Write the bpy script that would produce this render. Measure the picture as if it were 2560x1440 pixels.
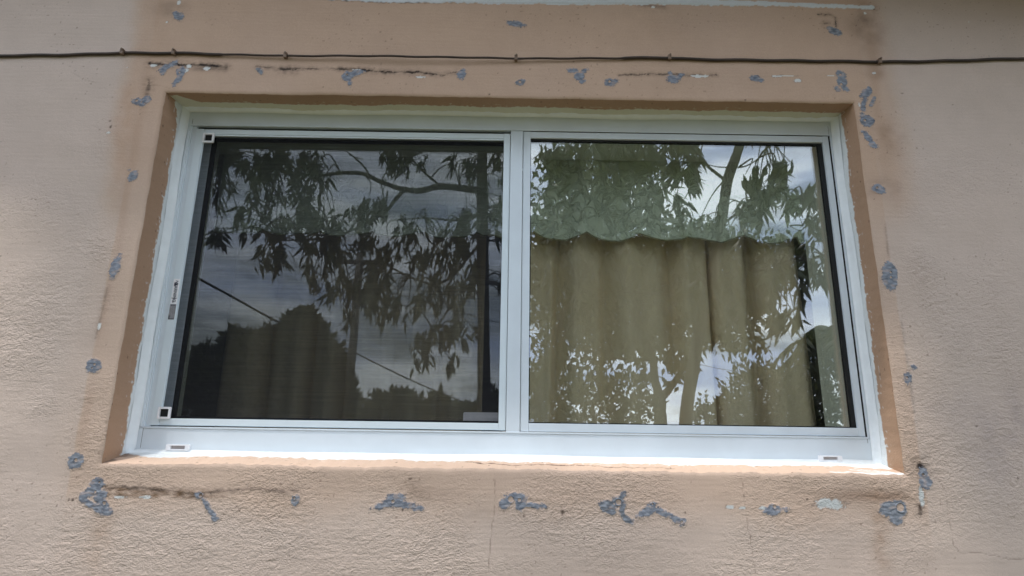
import bpy, bmesh, math, random
import numpy as np
from mathutils import Vector, Matrix

random.seed(7)
RNG = np.random.RandomState(11)
scene = bpy.context.scene
for o in list(bpy.data.objects):
    bpy.data.objects.remove(o)
C = scene.collection

# ------------------------------------------------------------------ camera
FPX = 1500.0
CAM = np.array([.011, -1.5156, .071])
PITCH, YAW, ROLL = .2465, -.0016, .015
_M = np.array([[math.cos(YAW), -math.sin(YAW), 0], [math.sin(YAW), math.cos(YAW), 0], [0, 0, 1]]) @ \
     np.array([[1, 0, 0], [0, math.cos(PITCH), -math.sin(PITCH)], [0, math.sin(PITCH), math.cos(PITCH)]])
_r, FWD, _u = _M[:, 0], _M[:, 1], _M[:, 2]
RIGHT = math.cos(ROLL) * _r + math.sin(ROLL) * _u
UP = -math.sin(ROLL) * _r + math.cos(ROLL) * _u
cam_d = bpy.data.cameras.new('camera')
cam = bpy.data.objects.new('camera', cam_d)
C.objects.link(cam)
cam_d.sensor_width = 36.0
cam_d.lens = FPX / 2560 * 36.0
cam_d.clip_start = .05
cam_d.clip_end = 3000
m4 = Matrix.Identity(4)
for i in range(3):
    m4[i][0] = RIGHT[i]
    m4[i][1] = UP[i]
    m4[i][2] = -FWD[i]
    m4[i][3] = CAM[i]
cam.matrix_world = m4
scene.camera = cam

# ------------------------------------------------------------------ world and sun
SUN_TO = Vector((-.85, -1.0, 3.6)).normalized()
el = math.asin(SUN_TO.z)
rot = math.atan2(SUN_TO.x, SUN_TO.y)
world = bpy.data.worlds.new("World")
scene.world = world
world.use_nodes = True
wt = world.node_tree
wt.nodes.clear()
def wn(t, **k):
    n = wt.nodes.new(t)
    for a, b in k.items():
        setattr(n, a, b)
    return n
w_out = wn('ShaderNodeOutputWorld')
w_bg = wn('ShaderNodeBackground')
w_sky = wn('ShaderNodeTexSky', sky_type='NISHITA', sun_disc=False)
w_sky.sun_elevation = el
w_sky.sun_rotation = rot % (2 * math.pi)
w_sky.air_density = 1.2
w_sky.dust_density = 2.0
w_tc = wn('ShaderNodeTexCoord')
w_map = wn('ShaderNodeMapping')
w_map.inputs['Scale'].default_value = (1.0, 1.0, 4.2)
w_map.inputs['Location'].default_value = (.35, .2, .4)
w_n = wn('ShaderNodeTexNoise')
w_n.inputs['Scale'].default_value = 2.6
w_n.inputs['Detail'].default_value = 7
w_n.inputs['Roughness'].default_value = .58
w_n.inputs['Distortion'].default_value = .35
w_r = wn('ShaderNodeValToRGB')
w_r.color_ramp.elements[0].position = .39
w_r.color_ramp.elements[1].position = .52
w_r.color_ramp.elements[0].color = (.2, .2, .2, 1)
w_n2 = wn('ShaderNodeTexNoise')
w_n2.inputs['Scale'].default_value = 4.0
w_n2.inputs['Detail'].default_value = 6
w_cc = wn('ShaderNodeValToRGB')
w_cc.color_ramp.elements[0].position = .35
w_cc.color_ramp.elements[1].position = .62
w_cc.color_ramp.elements[0].color = (.38, .47, .68, 1)
w_cc.color_ramp.elements[1].color = (.86, .93, 1.0, 1)
w_mul = wn('ShaderNodeVectorMath', operation='SCALE')
CLOUD = 28.5
w_mul.inputs['Scale'].default_value = CLOUD
w_mix = wn('ShaderNodeMix', data_type='RGBA')
L = wt.links.new
L(w_tc.outputs['Generated'], w_map.inputs[0])
L(w_map.outputs[0], w_n.inputs['Vector'])
L(w_map.outputs[0], w_n2.inputs['Vector'])
L(w_n.outputs[0], w_r.inputs[0])
L(w_n2.outputs[0], w_cc.inputs[0])
L(w_cc.outputs[0], w_mul.inputs[0])
L(w_r.outputs[0], w_mix.inputs[0])
L(w_sky.outputs[0], w_mix.inputs[6])
L(w_mul.outputs[0], w_mix.inputs[7])
L(w_mix.outputs[2], w_bg.inputs[0])
w_bg.inputs[1].default_value = .10
L(w_bg.outputs[0], w_out.inputs[0])

sun_d = bpy.data.lights.new('sun', 'SUN')
sun_d.energy = 2.7
sun_d.angle = math.radians(2.2)
sun_d.color = (1.0, .95, .87)
sun = bpy.data.objects.new('sun', sun_d)
C.objects.link(sun)
sun.rotation_euler = SUN_TO.to_track_quat('Z', 'Y').to_euler()

vs = scene.view_settings
vs.view_transform = 'Standard'
vs.look = 'None'
vs.gamma = 1
vs.exposure = .09
scene.render.resolution_x = 1024
scene.render.resolution_y = 576
scene.cycles.max_bounces = 12
scene.cycles.transparent_max_bounces = 16
scene.cycles.caustics_reflective = False
scene.cycles.caustics_refractive = False

# ------------------------------------------------------------------ helpers
def at(px, py, y=0.0):
    """point on the plane y where the photograph shows pixel (px, py)"""
    d = FWD + RIGHT * (px - 1280) / FPX - UP * (py - 720) / FPX
    p = CAM + d * (y - CAM[1]) / d[1]
    return p
YG = .13
def mir(px, py, yv):
    """place of a thing the glass mirrors at pixel (px, py), yv metres behind the glass plane"""
    p = at(px, py, yv)
    return Vector((p[0], 2 * YG - yv, p[2]))

def srgb(r, g, b):
    f = lambda v: (v / 255 / 12.92) if v / 255 <= .04045 else ((v / 255 + .055) / 1.055) ** 2.4
    return (f(r), f(g), f(b))

def tag(o, label=None, cat=None, group=None, kind=None):
    if label: o['label'] = label
    if cat: o['category'] = cat
    if group: o['group'] = group
    if kind: o['kind'] = kind
    return o
def empty(name, loc, label=None, cat=None, group=None, kind=None):
    o = bpy.data.objects.new(name, None)
    C.objects.link(o)
    o.location = loc
    o.empty_display_size = .1
    tag(o, label, cat, group, kind)
    return o
def link(name, me, m=None, parent=None, smooth=False):
    o = bpy.data.objects.new(name, me)
    C.objects.link(o)
    if m: me.materials.append(m)
    if parent is not None:
        o.parent = parent
        o.matrix_parent_inverse = Matrix.Translation(-world_loc(parent))
    if smooth:
        me.polygons.foreach_set('use_smooth', np.ones(len(me.polygons), dtype=bool))
    return o
def world_loc(o):
    v = Vector(o.location) if o.type == 'EMPTY' else Vector((0, 0, 0))
    return v
class MB:
    def __init__(s):
        s.bm = bmesh.new()
    def box(s, x0, x1, y0, y1, z0, z1, bev=0.0, seg=2):
        vs_ = [s.bm.verts.new((x, y, z)) for x in (x0, x1) for y in (y0, y1) for z in (z0, z1)]
        q = [(0, 1, 3, 2), (4, 6, 7, 5), (0, 4, 5, 1), (2, 3, 7, 6), (0, 2, 6, 4), (1, 5, 7, 3)]
        fs = [s.bm.faces.new([vs_[i] for i in f]) for f in q]
        if bev > 0:
            ed = list({e for f in fs for e in f.edges})
            bmesh.ops.bevel(s.bm, geom=ed, offset=bev, segments=seg, affect='EDGES', profile=.6)
        return s
    def prism(s, pts, y0, y1):
        """polygon in x,z extruded from y0 to y1"""
        a = [s.bm.verts.new((p[0], y0, p[1])) for p in pts]
        b = [s.bm.verts.new((p[0], y1, p[1])) for p in pts]
        n = len(pts)
        s.bm.faces.new(a)
        s.bm.faces.new(b[::-1])
        for i in range(n):
            s.bm.faces.new((a[i], b[i], b[(i + 1) % n], a[(i + 1) % n]))
        return s
    def ring(s, outer, inner, y0, y1):
        n = len(outer)
        A = [s.bm.verts.new((p[0], y0, p[1])) for p in outer]
        B = [s.bm.verts.new((p[0], y0, p[1])) for p in inner]
        A2 = [s.bm.verts.new((p[0], y1, p[1])) for p in outer]
        B2 = [s.bm.verts.new((p[0], y1, p[1])) for p in inner]
        for i in range(n):
            j = (i + 1) % n
            s.bm.faces.new((A[i], A[j], B[j], B[i]))
            s.bm.faces.new((A2[j], A2[i], B2[i], B2[j]))
            s.bm.faces.new((A[j], A[i], A2[i], A2[j]))
            s.bm.faces.new((B[i], B[j], B2[j], B2[i]))
        return s
    def tube(s, pts, rads, n=8, cap=True):
        pts = [Vector(p) for p in pts]
        rings = []
        up = Vector((.13, .21, .97))
        for i, p in enumerate(pts):
            t = (pts[min(i + 1, len(pts) - 1)] - pts[max(i - 1, 0)]).normalized()
            a = t.cross(up)
            if a.length < 1e-3: a = t.cross(Vector((1, 0, 0)))
            a.normalize()
            b = t.cross(a)
            r = rads[i] if hasattr(rads, '__len__') else rads
            rings.append([s.bm.verts.new(p + a * (r * math.cos(2 * math.pi * k / n)) + b * (r * math.sin(2 * math.pi * k / n))) for k in range(n)])
        for i in range(len(rings) - 1):
            for k in range(n):
                s.bm.faces.new((rings[i][k], rings[i][(k + 1) % n], rings[i + 1][(k + 1) % n], rings[i + 1][k]))
        if cap:
            s.bm.faces.new(rings[0][::-1])
            s.bm.faces.new(rings[-1])
        return s
    def build(s, name, m, parent=None, smooth=False):
        bmesh.ops.recalc_face_normals(s.bm, faces=s.bm.faces[:])
        me = bpy.data.meshes.new(name)
        s.bm.to_mesh(me)
        s.bm.free()
        return link(name, me, m, parent, smooth)

def rrect(x0, x1, z0, z1, r, n=5):
    out = []
    for cx, cz, a0 in ((x1 - r, z1 - r, 0), (x0 + r, z1 - r, 90), (x0 + r, z0 + r, 180), (x1 - r, z0 + r, 270)):
        for k in range(n + 1):
            a = math.radians(a0 + 90 * k / n)
            out.append((cx + r * math.cos(a), cz + r * math.sin(a)))
    return out

def mesh_np(name, V, F, m=None, parent=None, smooth=True, cols=None):
    """V (n,3) float, F (k,4) or (k,3) int"""
    me = bpy.data.meshes.new(name)
    n, k, w = len(V), len(F), F.shape[1]
    me.vertices.add(n)
    me.vertices.foreach_set('co', np.ascontiguousarray(V, dtype=np.float32).ravel())
    me.loops.add(k * w)
    me.loops.foreach_set('vertex_index', np.ascontiguousarray(F, dtype=np.int32).ravel())
    me.polygons.add(k)
    me.polygons.foreach_set('loop_start', np.arange(0, k * w, w, dtype=np.int32))
    me.polygons.foreach_set('loop_total', np.full(k, w, dtype=np.int32))
    me.update(calc_edges=True)
    if cols is not None:
        a = me.color_attributes.new('paint', 'FLOAT_COLOR', 'POINT')
        c4 = np.ones((n, 4), dtype=np.float32)
        c4[:, :cols.shape[1]] = cols
        if cols.shape[1] == 3: c4[:, 3] = .35
        a.data.foreach_set('color', c4.ravel())
    return link(name, me, m, parent, smooth)

# ------------------------------------------------------------------ numpy noise
_perm = np.random.RandomState(5).permutation(4096)
_gx = np.random.RandomState(6).uniform(0, 2 * np.pi, 4096)
_G = np.stack([np.cos(_gx), np.sin(_gx)], -1)
def pn(X, Z, sx, sz=None, seed=0):
    sz = sz or sx
    x = X / sx + 131.7 * (seed + 1)
    z = Z / sz + 71.3 * (seed + 1)
    xi = np.floor(x).astype(np.int64)
    zi = np.floor(z).astype(np.int64)
    xf, zf = x - xi, z - zi
    u = xf * xf * xf * (xf * (xf * 6 - 15) + 10)
    v = zf * zf * zf * (zf * (zf * 6 - 15) + 10)
    def g(dx, dz):
        h = _perm[(_perm[(xi + dx) & 4095] + zi + dz) & 4095]
        return _G[h, 0] * (xf - dx) + _G[h, 1] * (zf - dz)
    a = g(0, 0) * (1 - u) + g(1, 0) * u
    b = g(0, 1) * (1 - u) + g(1, 1) * u
    return (a * (1 - v) + b * v) * 1.5
def fbm(X, Z, s, n=4, seed=0, gain=.5):
    r, a, t = 0, 1, 0
    for i in range(n):
        r = r + a * pn(X, Z, s / 2 ** i, None, seed + i * 3)
        t += a
        a *= gain
    return r / t
def ss(a, b, x):
    t = np.clip((x - a) / (b - a), 0, 1)
    return t * t * (3 - 2 * t)
def seg_dist(X, Z, pts):
    """distance to a polyline given as (x,z) wall points"""
    d = np.full(X.shape, 9.0)
    for (ax, az), (bx, bz) in zip(pts[:-1], pts[1:]):
        vx, vz = bx - ax, bz - az
        L2 = vx * vx + vz * vz + 1e-12
        t = np.clip(((X - ax) * vx + (Z - az) * vz) / L2, 0, 1)
        d = np.minimum(d, np.hypot(X - ax - t * vx, Z - az - t * vz))
    return d
def W2(pts):
    return [tuple(at(px, py, 0)[[0, 2]]) for px, py in pts]

# ------------------------------------------------------------------ materials
def mat(name):
    m = bpy.data.materials.new(name)
    m.use_nodes = True
    return m, m.node_tree, m.node_tree.nodes['Principled BSDF']
def simple(name, col, rough=.6, noise=0.0, scale=30, bump=0.0, bscale=200, metallic=0.0, spec=.5, obj_coord=True):
    m, nt, b = mat(name)
    b.inputs['Roughness'].default_value = rough
    b.inputs['Metallic'].default_value = metallic
    b.inputs['Specular IOR Level'].default_value = spec
    b.inputs['Base Color'].default_value = (*col, 1)
    tc = nt.nodes.new('ShaderNodeTexCoord')
    if noise:
        n = nt.nodes.new('ShaderNodeTexNoise')
        n.inputs['Scale'].default_value = scale
        n.inputs['Detail'].default_value = 5
        nt.links.new(tc.outputs['Object'], n.inputs['Vector'])
        r = nt.nodes.new('ShaderNodeMapRange')
        r.inputs[1].default_value = .3
        r.inputs[2].default_value = .7
        r.inputs[3].default_value = 1 - noise
        r.inputs[4].default_value = 1 + noise
        nt.links.new(n.outputs[0], r.inputs[0])
        v = nt.nodes.new('ShaderNodeVectorMath')
        v.operation = 'SCALE'
        v.inputs[0].default_value = col
        nt.links.new(r.outputs[0], v.inputs['Scale'])
        nt.links.new(v.outputs[0], b.inputs['Base Color'])
    if bump:
        n = nt.nodes.new('ShaderNodeTexNoise')
        n.inputs['Scale'].default_value = bscale
        n.inputs['Detail'].default_value = 4
        nt.links.new(tc.outputs['Object'], n.inputs['Vector'])
        bp = nt.nodes.new('ShaderNodeBump')
        bp.inputs['Strength'].default_value = 1
        bp.inputs['Distance'].default_value = bump
        nt.links.new(n.outputs[0], bp.inputs['Height'])
        nt.links.new(bp.outputs[0], b.inputs['Normal'])
    return m
def painted(name, rough=.85, bump=.0006, bscale=260, spec=.3):
    """base colour comes from the 'paint' attribute (the wall's own paint, dirt, cracks)"""
    m, nt, b = mat(name)
    at_ = nt.nodes.new('ShaderNodeAttribute')
    at_.attribute_name = 'paint'
    tc = nt.nodes.new('ShaderNodeTexCoord')
    n = nt.nodes.new('ShaderNodeTexNoise')
    n.inputs['Scale'].default_value = 420
    n.inputs['Detail'].default_value = 3
    nt.links.new(tc.outputs['Object'], n.inputs['Vector'])
    r = nt.nodes.new('ShaderNodeMapRange')
    r.inputs[1].default_value = .3
    r.inputs[2].default_value = .7
    r.inputs[3].default_value = .94
    r.inputs[4].default_value = 1.06
    nt.links.new(n.outputs[0], r.inputs[0])
    v = nt.nodes.new('ShaderNodeVectorMath')
    v.operation = 'SCALE'
    nt.links.new(at_.outputs['Color'], v.inputs[0])
    nt.links.new(r.outputs[0], v.inputs['Scale'])
    nt.links.new(v.outputs[0], b.inputs['Base Color'])
    b.inputs['Roughness'].default_value = rough
    b.inputs['Specular IOR Level'].default_value = spec
    if bump:
        n2 = nt.nodes.new('ShaderNodeTexNoise')
        n2.inputs['Scale'].default_value = bscale
        n2.inputs['Detail'].default_value = 3
        nt.links.new(tc.outputs['Object'], n2.inputs['Vector'])
        # dragged stucco: fine wrinkles whose depth follows the wall's own roughness
        mp = nt.nodes.new('ShaderNodeMapping'); mp.inputs['Scale'].default_value = (.62, 1, 1.15)
        nt.links.new(tc.outputs['Object'], mp.inputs[0])
        n3 = nt.nodes.new('ShaderNodeTexNoise'); n3.inputs['Scale'].default_value = 125; n3.inputs['Detail'].default_value = 2.5; n3.inputs['Distortion'].default_value = 1.1
        nt.links.new(mp.outputs[0], n3.inputs['Vector'])
        ad = nt.nodes.new('ShaderNodeMath'); ad.operation = 'MULTIPLY_ADD'; ad.inputs[1].default_value = 1.7
        nt.links.new(n3.outputs[0], ad.inputs[0]); nt.links.new(n2.outputs[0], ad.inputs[2])
        ml = nt.nodes.new('ShaderNodeMath'); ml.operation = 'MULTIPLY'
        nt.links.new(ad.outputs[0], ml.inputs[0]); nt.links.new(at_.outputs['Alpha'], ml.inputs[1])
        bp = nt.nodes.new('ShaderNodeBump')
        bp.inputs['Distance'].default_value = bump
        nt.links.new(ml.outputs[0], bp.inputs['Height'])
        nt.links.new(bp.outputs[0], b.inputs['Normal'])
    return m

M_WALL = painted('stucco_paint', .9, .0012, 260)
M_PUTTY = painted('putty', .8, .0008, 300)
M_ALU = simple('white_aluminium', srgb(215, 224, 230), .42, .05, 9, .00012, 120)
M_SCREENFR = simple('screen_frame_aluminium', srgb(216, 227, 232), .35, .02, 12)
M_PLASTIC = simple('white_plastic', srgb(238, 238, 240), .45, .03, 60)
M_CAULK = simple('white_caulk', srgb(232, 237, 238), .5, .05, 25, .0012, 60)
M_RUBBER = simple('black_rubber', (.004, .0045, .005), .6)
M_SLOT = simple('slot_shade', srgb(176, 168, 166), .8)
M_GAP = simple('dark_gap', (.01, .01, .01), .9)
M_CABLE = simple('painted_cable', srgb(58, 46, 38), .7, .35, 25, .0006, 150)
M_CLIP = simple('cable_clip', srgb(120, 100, 84), .7, .25, 60, .0006, 200)
M_INT = simple('interior_plaster', srgb(204, 208, 196), .8, .06, 6, .001, 60)
M_ROOM = simple('room_paint', srgb(150, 140, 120), .9, .1, 3)
M_LABEL = simple('paper_label', srgb(240, 236, 234), .5, .04, 80)
M_INK = simple('label_ink', srgb(48, 50, 62), .5)
M_BARK = simple('bark', (.045, .037, .03), .95, .45, 14, .01, 30)
M_SOFFIT = simple('soffit_paint', srgb(170, 150, 128), .85, .06, 4)
M_ROOF = simple('roof_tiles', (.16, .09, .06), .9, .2, 6)

def glass_mat():
    m, nt, b = mat('window_glass')
    nt.nodes.remove(b)
    out = nt.nodes['Material Output']
    lw = nt.nodes.new('ShaderNodeLayerWeight')
    lw.inputs[0].default_value = .5
    p = nt.nodes.new('ShaderNodeMath'); p.operation = 'POWER'; p.inputs[1].default_value = 5
    nt.links.new(lw.outputs['Facing'], p.inputs[0])
    mr = nt.nodes.new('ShaderNodeMath'); mr.operation = 'MULTIPLY_ADD'
    mr.inputs[1].default_value = .87
    mr.inputs[2].default_value = GLASS_F0
    nt.links.new(p.outputs[0], mr.inputs[0])
    g = nt.nodes.new('ShaderNodeBsdfGlossy')
    g.inputs['Roughness'].default_value = .0
    g.inputs['Color'].default_value = (.96, .98, 1, 1)
    t = nt.nodes.new('ShaderNodeBsdfTransparent')
    t.inputs['Color'].default_value = (.95, .965, .94, 1)
    # faint old dirt film, strongest toward the pane edges
    tc = nt.nodes.new('ShaderNodeTexCoord')
    n = nt.nodes.new('ShaderNodeTexNoise'); n.inputs['Scale'].default_value = 1.5; n.inputs['Detail'].default_value = 2
    nt.links.new(tc.outputs['Object'], n.inputs['Vector'])
    bp = nt.nodes.new('ShaderNodeBump'); bp.inputs['Distance'].default_value = .0012; bp.inputs['Strength'].default_value = 1
    nt.links.new(n.outputs[0], bp.inputs['Height'])
    nt.links.new(bp.outputs[0], g.inputs['Normal'])
    mx = nt.nodes.new('ShaderNodeMixShader')
    nt.links.new(mr.outputs[0], mx.inputs[0])
    nt.links.new(t.outputs[0], mx.inputs[1])
    nt.links.new(g.outputs[0], mx.inputs[2])
    d = nt.nodes.new('ShaderNodeBsdfDiffuse'); d.inputs[0].default_value = (.5, .5, .48, 1)
    n2 = nt.nodes.new('ShaderNodeTexNoise'); n2.inputs['Scale'].default_value = 5; n2.inputs['Detail'].default_value = 8; n2.inputs['Roughness'].default_value = .7
    nt.links.new(tc.outputs['Object'], n2.inputs['Vector'])
    r2 = nt.nodes.new('ShaderNodeMapRange'); r2.inputs[1].default_value = .45; r2.inputs[2].default_value = .75; r2.inputs[3].default_value = .004; r2.inputs[4].default_value = .03
    nt.links.new(n2.outputs[0], r2.inputs[0])
    mx2 = nt.nodes.new('ShaderNodeMixShader')
    nt.links.new(r2.outputs[0], mx2.inputs[0])
    nt.links.new(mx.outputs[0], mx2.inputs[1])
    nt.links.new(d.outputs[0], mx2.inputs[2])
    nt.links.new(mx2.outputs[0], out.inputs[0])
    return m
GLASS_F0 = .136
M_GLASS = glass_mat()
def screen_mat():
    m, nt, b = mat('insect_mesh')
    nt.nodes.remove(b)
    out = nt.nodes['Material Output']
    t = nt.nodes.new('ShaderNodeBsdfTransparent')
    d = nt.nodes.new('ShaderNodeBsdfDiffuse')
    d.inputs[0].default_value = (.03, .031, .035, 1)
    tc = nt.nodes.new('ShaderNodeTexCoord')
    n = nt.nodes.new('ShaderNodeTexNoise'); n.inputs['Scale'].default_value = 40; n.inputs['Detail'].default_value = 2
    mp = nt.nodes.new('ShaderNodeMapping'); mp.inputs['Scale'].default_value = (.15, 1, 6)
    nt.links.new(tc.outputs['Object'], mp.inputs[0]); nt.links.new(mp.outputs[0], n.inputs['Vector'])
    r = nt.nodes.new('ShaderNodeMapRange'); r.inputs[1].default_value = .3; r.inputs[2].default_value = .7
    r.inputs[3].default_value = .27; r.inputs[4].default_value = .315
    nt.links.new(n.outputs[0], r.inputs[0])
    mx = nt.nodes.new('ShaderNodeMixShader')
    nt.links.new(r.outputs[0], mx.inputs[0])
    nt.links.new(t.outputs[0], mx.inputs[1])
    nt.links.new(d.outputs[0], mx.inputs[2])
    nt.links.new(mx.outputs[0], out.inputs[0])
    return m
M_MESH = screen_mat()

def cloth(name, c1, fine, quilt=0.0):
    m, nt, b = mat(name)
    tc = nt.nodes.new('ShaderNodeTexCoord')
    b.inputs['Base Color'].default_value = (*c1, 1)
    b.inputs['Roughness'].default_value = .95
    b.inputs['Specular IOR Level'].default_value = .15
    n = nt.nodes.new('ShaderNodeTexNoise'); n.inputs['Scale'].default_value = 14 if not quilt else 24; n.inputs['Detail'].default_value = 5
    n.inputs['Distortion'].default_value = 1.2 if quilt else .4
    nt.links.new(tc.outputs['Object'], n.inputs['Vector'])
    bp = nt.nodes.new('ShaderNodeBump'); bp.inputs['Distance'].default_value = quilt or fine
    h = n.outputs[0]
    if quilt:
        a = nt.nodes.new('ShaderNodeMath'); a.operation = 'SUBTRACT'; a.inputs[1].default_value = .5
        nt.links.new(h, a.inputs[0])
        a2 = nt.nodes.new('ShaderNodeMath'); a2.operation = 'ABSOLUTE'
        nt.links.new(a.outputs[0], a2.inputs[0])
        a3 = nt.nodes.new('ShaderNodeMath'); a3.operation = 'MINIMUM'; a3.inputs[1].default_value = .07
        nt.links.new(a2.outputs[0], a3.inputs[0])
        h = a3.outputs[0]
    nt.links.new(h, bp.inputs['Height'])
    nt.links.new(bp.outputs[0], b.inputs['Normal'])
    return m
M_CURTAIN = cloth('beige_curtain', srgb(220, 202, 172), .005)
M_VALANCE = cloth('green_quilted_cloth', srgb(222, 232, 214), 0, .06)
M_HEM = simple('valance_hem', srgb(150, 150, 122), .9)

def leaf_mat(name, col, trans=.35, var=.5):
    m, nt, b = mat(name)
    out = nt.nodes['Material Output']
    oi = nt.nodes.new('ShaderNodeAttribute'); oi.attribute_name = 'paint'
    v = nt.nodes.new('ShaderNodeVectorMath'); v.operation = 'MULTIPLY'; v.inputs[1].default_value = col
    nt.links.new(oi.outputs['Color'], v.inputs[0])
    nt.links.new(v.outputs[0], b.inputs['Base Color'])
    b.inputs['Roughness'].default_value = .4
    tr = nt.nodes.new('ShaderNodeBsdfTranslucent')
    v2 = nt.nodes.new('ShaderNodeVectorMath'); v2.operation = 'MULTIPLY'; v2.inputs[1].default_value = (1.2, 1.3, .5)
    nt.links.new(v.outputs[0], v2.inputs[0])
    nt.links.new(v2.outputs[0], tr.inputs[0])
    mx = nt.nodes.new('ShaderNodeMixShader'); mx.inputs[0].default_value = trans
    nt.links.new(b.outputs[0], mx.inputs[1]); nt.links.new(tr.outputs[0], mx.inputs[2])
    nt.links.new(mx.outputs[0], out.inputs[0])
    return m
M_LEAF = leaf_mat('mango_leaf', (.038, .048, .020), .25)
M_LEAF2 = leaf_mat('bush_leaf', (.046, .054, .020), .2)
M_PALM = leaf_mat('palm_leaf', (.07, .085, .03))

# ------------------------------------------------------------------ the wall: relief and paint
OX0, OX1, OZ0, OZ1 = -.975, .975, 0.0, 1.008     # window opening in the wall face
DEP = .11                                        # frame plane

def edge_wob(t, seed):
    return .0016 * pn(t, t * 0 + 3.1, .09, .09, seed) + .0009 * pn(t, t * 0 + 1.1, .02, .02, seed + 1)
def roughness_mask(X, Z):
    low = ss(.75, .0, Z)
    side = ss(1.0, 1.12, np.abs(X)) * ss(1.1, .6, Z)
    r = .12 + .80 * np.maximum(low * .85, side * .6)
    r = r * np.clip(1 + 2.4 * fbm(X, Z, .26, 4, 40), .12, 2.2)
    for (px, py, s, k) in ((255, 620, .055, 1.5), (110, 1010, .05, 1.2), (2300, 660, .06, 1.1), (2330, 720, .10, .5), (250, 1080, .06, .8), (60, 900, .2, .35), (2400, 850, .22, .35), (2300, 640, .10, .5), (420, 1130, .12, .3), (230, 1120, .1, .5)):
        c = at(px, py, 0)
        r = r + k * np.exp(-((X - c[0]) ** 2 + (Z - c[2]) ** 2) / (s * s) * 2)
    return np.clip(r, .1, 2.0)
def relief(X, Z):
    """how far the stucco stands out of the plane (metres, positive towards the viewer)"""
    wx = X + .012 * pn(X, Z, .07, None, 3)
    wz = Z + .012 * pn(X, Z, .06, None, 4)
    und = .0030 * pn(X, Z, .42, .30, 1) + .0016 * pn(X, Z, .17, .11, 2)
    m = roughness_mask(X, Z)
    s1 = pn(wx, wz, .026, .012, 7)
    s2 = 1 - 2 * np.abs(pn(wx, wz, .017, .0095, 8))
    s3 = pn(wx, wz, .010, .0075, 9)
    bump = .00030 * s1 + .00022 * s2 + .00036 * s3 + .0009 * np.clip(pn(X, Z, .045, .02, 15) - .25, 0, 1)
    brush = .00022 * pn(X, Z, .12, .006, 12)
    pits = -.0007 * ss(.56, .68, pn(X, Z, .011, .010, 13)) * (.2 + m)
    return und + m * bump + brush + pits * .7

OUTER = np.array(srgb(192, 174, 161)) 
TAN = np.array(srgb(187, 159, 137))
PEACH = np.array(srgb(180, 147, 121))
WHITE = np.array(srgb(226, 230, 230))
def lerp(a, b, t):
    return a * (1 - t[..., None]) + b * t[..., None]
MOLD = [
    ([(372, 160), (420, 159), (470, 163), (520, 163), (565, 167)], 3.2, .9),
    ([(640, 166), (700, 171), (760, 172), (850, 173), (960, 180)], 1.8, .65),
    ([(700, 173), (740, 174)], 3.5, .9),
    ([(850, 173), (960, 180), (1040, 180), (1100, 187), (1140, 180)], 2.2, .9),
    ([(1548, 188), (1620, 186), (1700, 186), (1792, 187)], 1.6, .7),
    ([(372, 200), (372, 215), (368, 240)], 4.0, .6),
    ([(2045, 35), (2072, 36), (2088, 42), (2091, 66)], 1.4, .9),
    ([(2062, 58), (2070, 56)], 2.5, .6),
    ([(262, 1219), (340, 1219), (420, 1226), (480, 1236), (560, 1226)], 3.0, .60),
    ([(560, 1226), (640, 1221), (700, 1228), (745, 1226)], 3.5, .45),
    ([(2155, 18), (2185, 22)], 4, .5),
    ([(1600, 14), (1660, 18)], 4, .35),
    ([(2300, 1165), (2304, 1178)], 7, .9),
    ([(2296, 1262), (2300, 1282)], 3, .75),
    ([(2214, 560), (2222, 640)], 1.4, .3), ([(2252, 800), (2264, 880), (2276, 960), (2286, 1030)], 1.4, .25),
    ([(268, 720), (250, 800), (238, 845)], 2.2, .3),
]
CRACKS = [
    ([(1236, 1195), (1238, 1255), (1230, 1320), (1224, 1370), (1222, 1440)], .8, .6),
    ([(1853, 1195), (1860, 1250), (1866, 1300), (1880, 1370), (1890, 1440)], .8, .6),
    ([(2322, 1190), (2345, 1200), (2362, 1230), (2372, 1290), (2382, 1362), (2400, 1383), (2450, 1382), (2480, 1388), (2530, 1398), (2560, 1396)], .9, .6),
    ([(180, 182), (205, 198), (240, 208), (290, 206), (330, 204), (360, 213), (400, 214), (425, 220)], .7, .4),
    ([(170, 375), (240, 390), (300, 430)], .6, .2),
    ([(2180, 900), (2185, 905)], .6, .2),
    ([(1945, 1222), (2060, 1224), (2200, 1226)], .9, .4),
    ([(1034, 205), (1035, 240)], .7, .4),
    ([(1372, 172), (1372, 182)], 1.2, .6),
    ([(330, 1410), (350, 1350)], .7, .4),
    ([(2330, 1290), (2420, 1330)], .6, .2),
]
CHIPS = [  # small white or pale chips in the paint: px, py, rx, ry
    (383, 163, 11, 4), (463, 176, 10, 6), (517, 171, 12, 5), (1050, 192, 14, 3), (893, 176, 14, 2.2), (1995, 203, 12, 6),
    (417, 54, 3, 3), (470, 166, 8, 5), (272, 333, 6, 3), (318, 168, 2, 2), (2075, 1260, 33, 12), (2303, 1243, 6, 22), (1905, 1270, 11, 3.5),
    (1822, 1268, 10, 4), (1853, 1270, 8, 3), (248, 815, 4, 10), (1960, 190, 30, 1.8), (1940, 192, 12, 3), (2075, 190, 10, 1.5), (1750, 190, 30, 4), (2148, 262, 2.5, 8),
    (300, 1243, 14, 3), (365, 1243, 14, 3), (1632, 18, 5, 4), (2162, 33, 4, 4), (446, 5, 5, 8), (2422, 55, 2, 2), (2185, 183, 5, 4),
]
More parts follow.
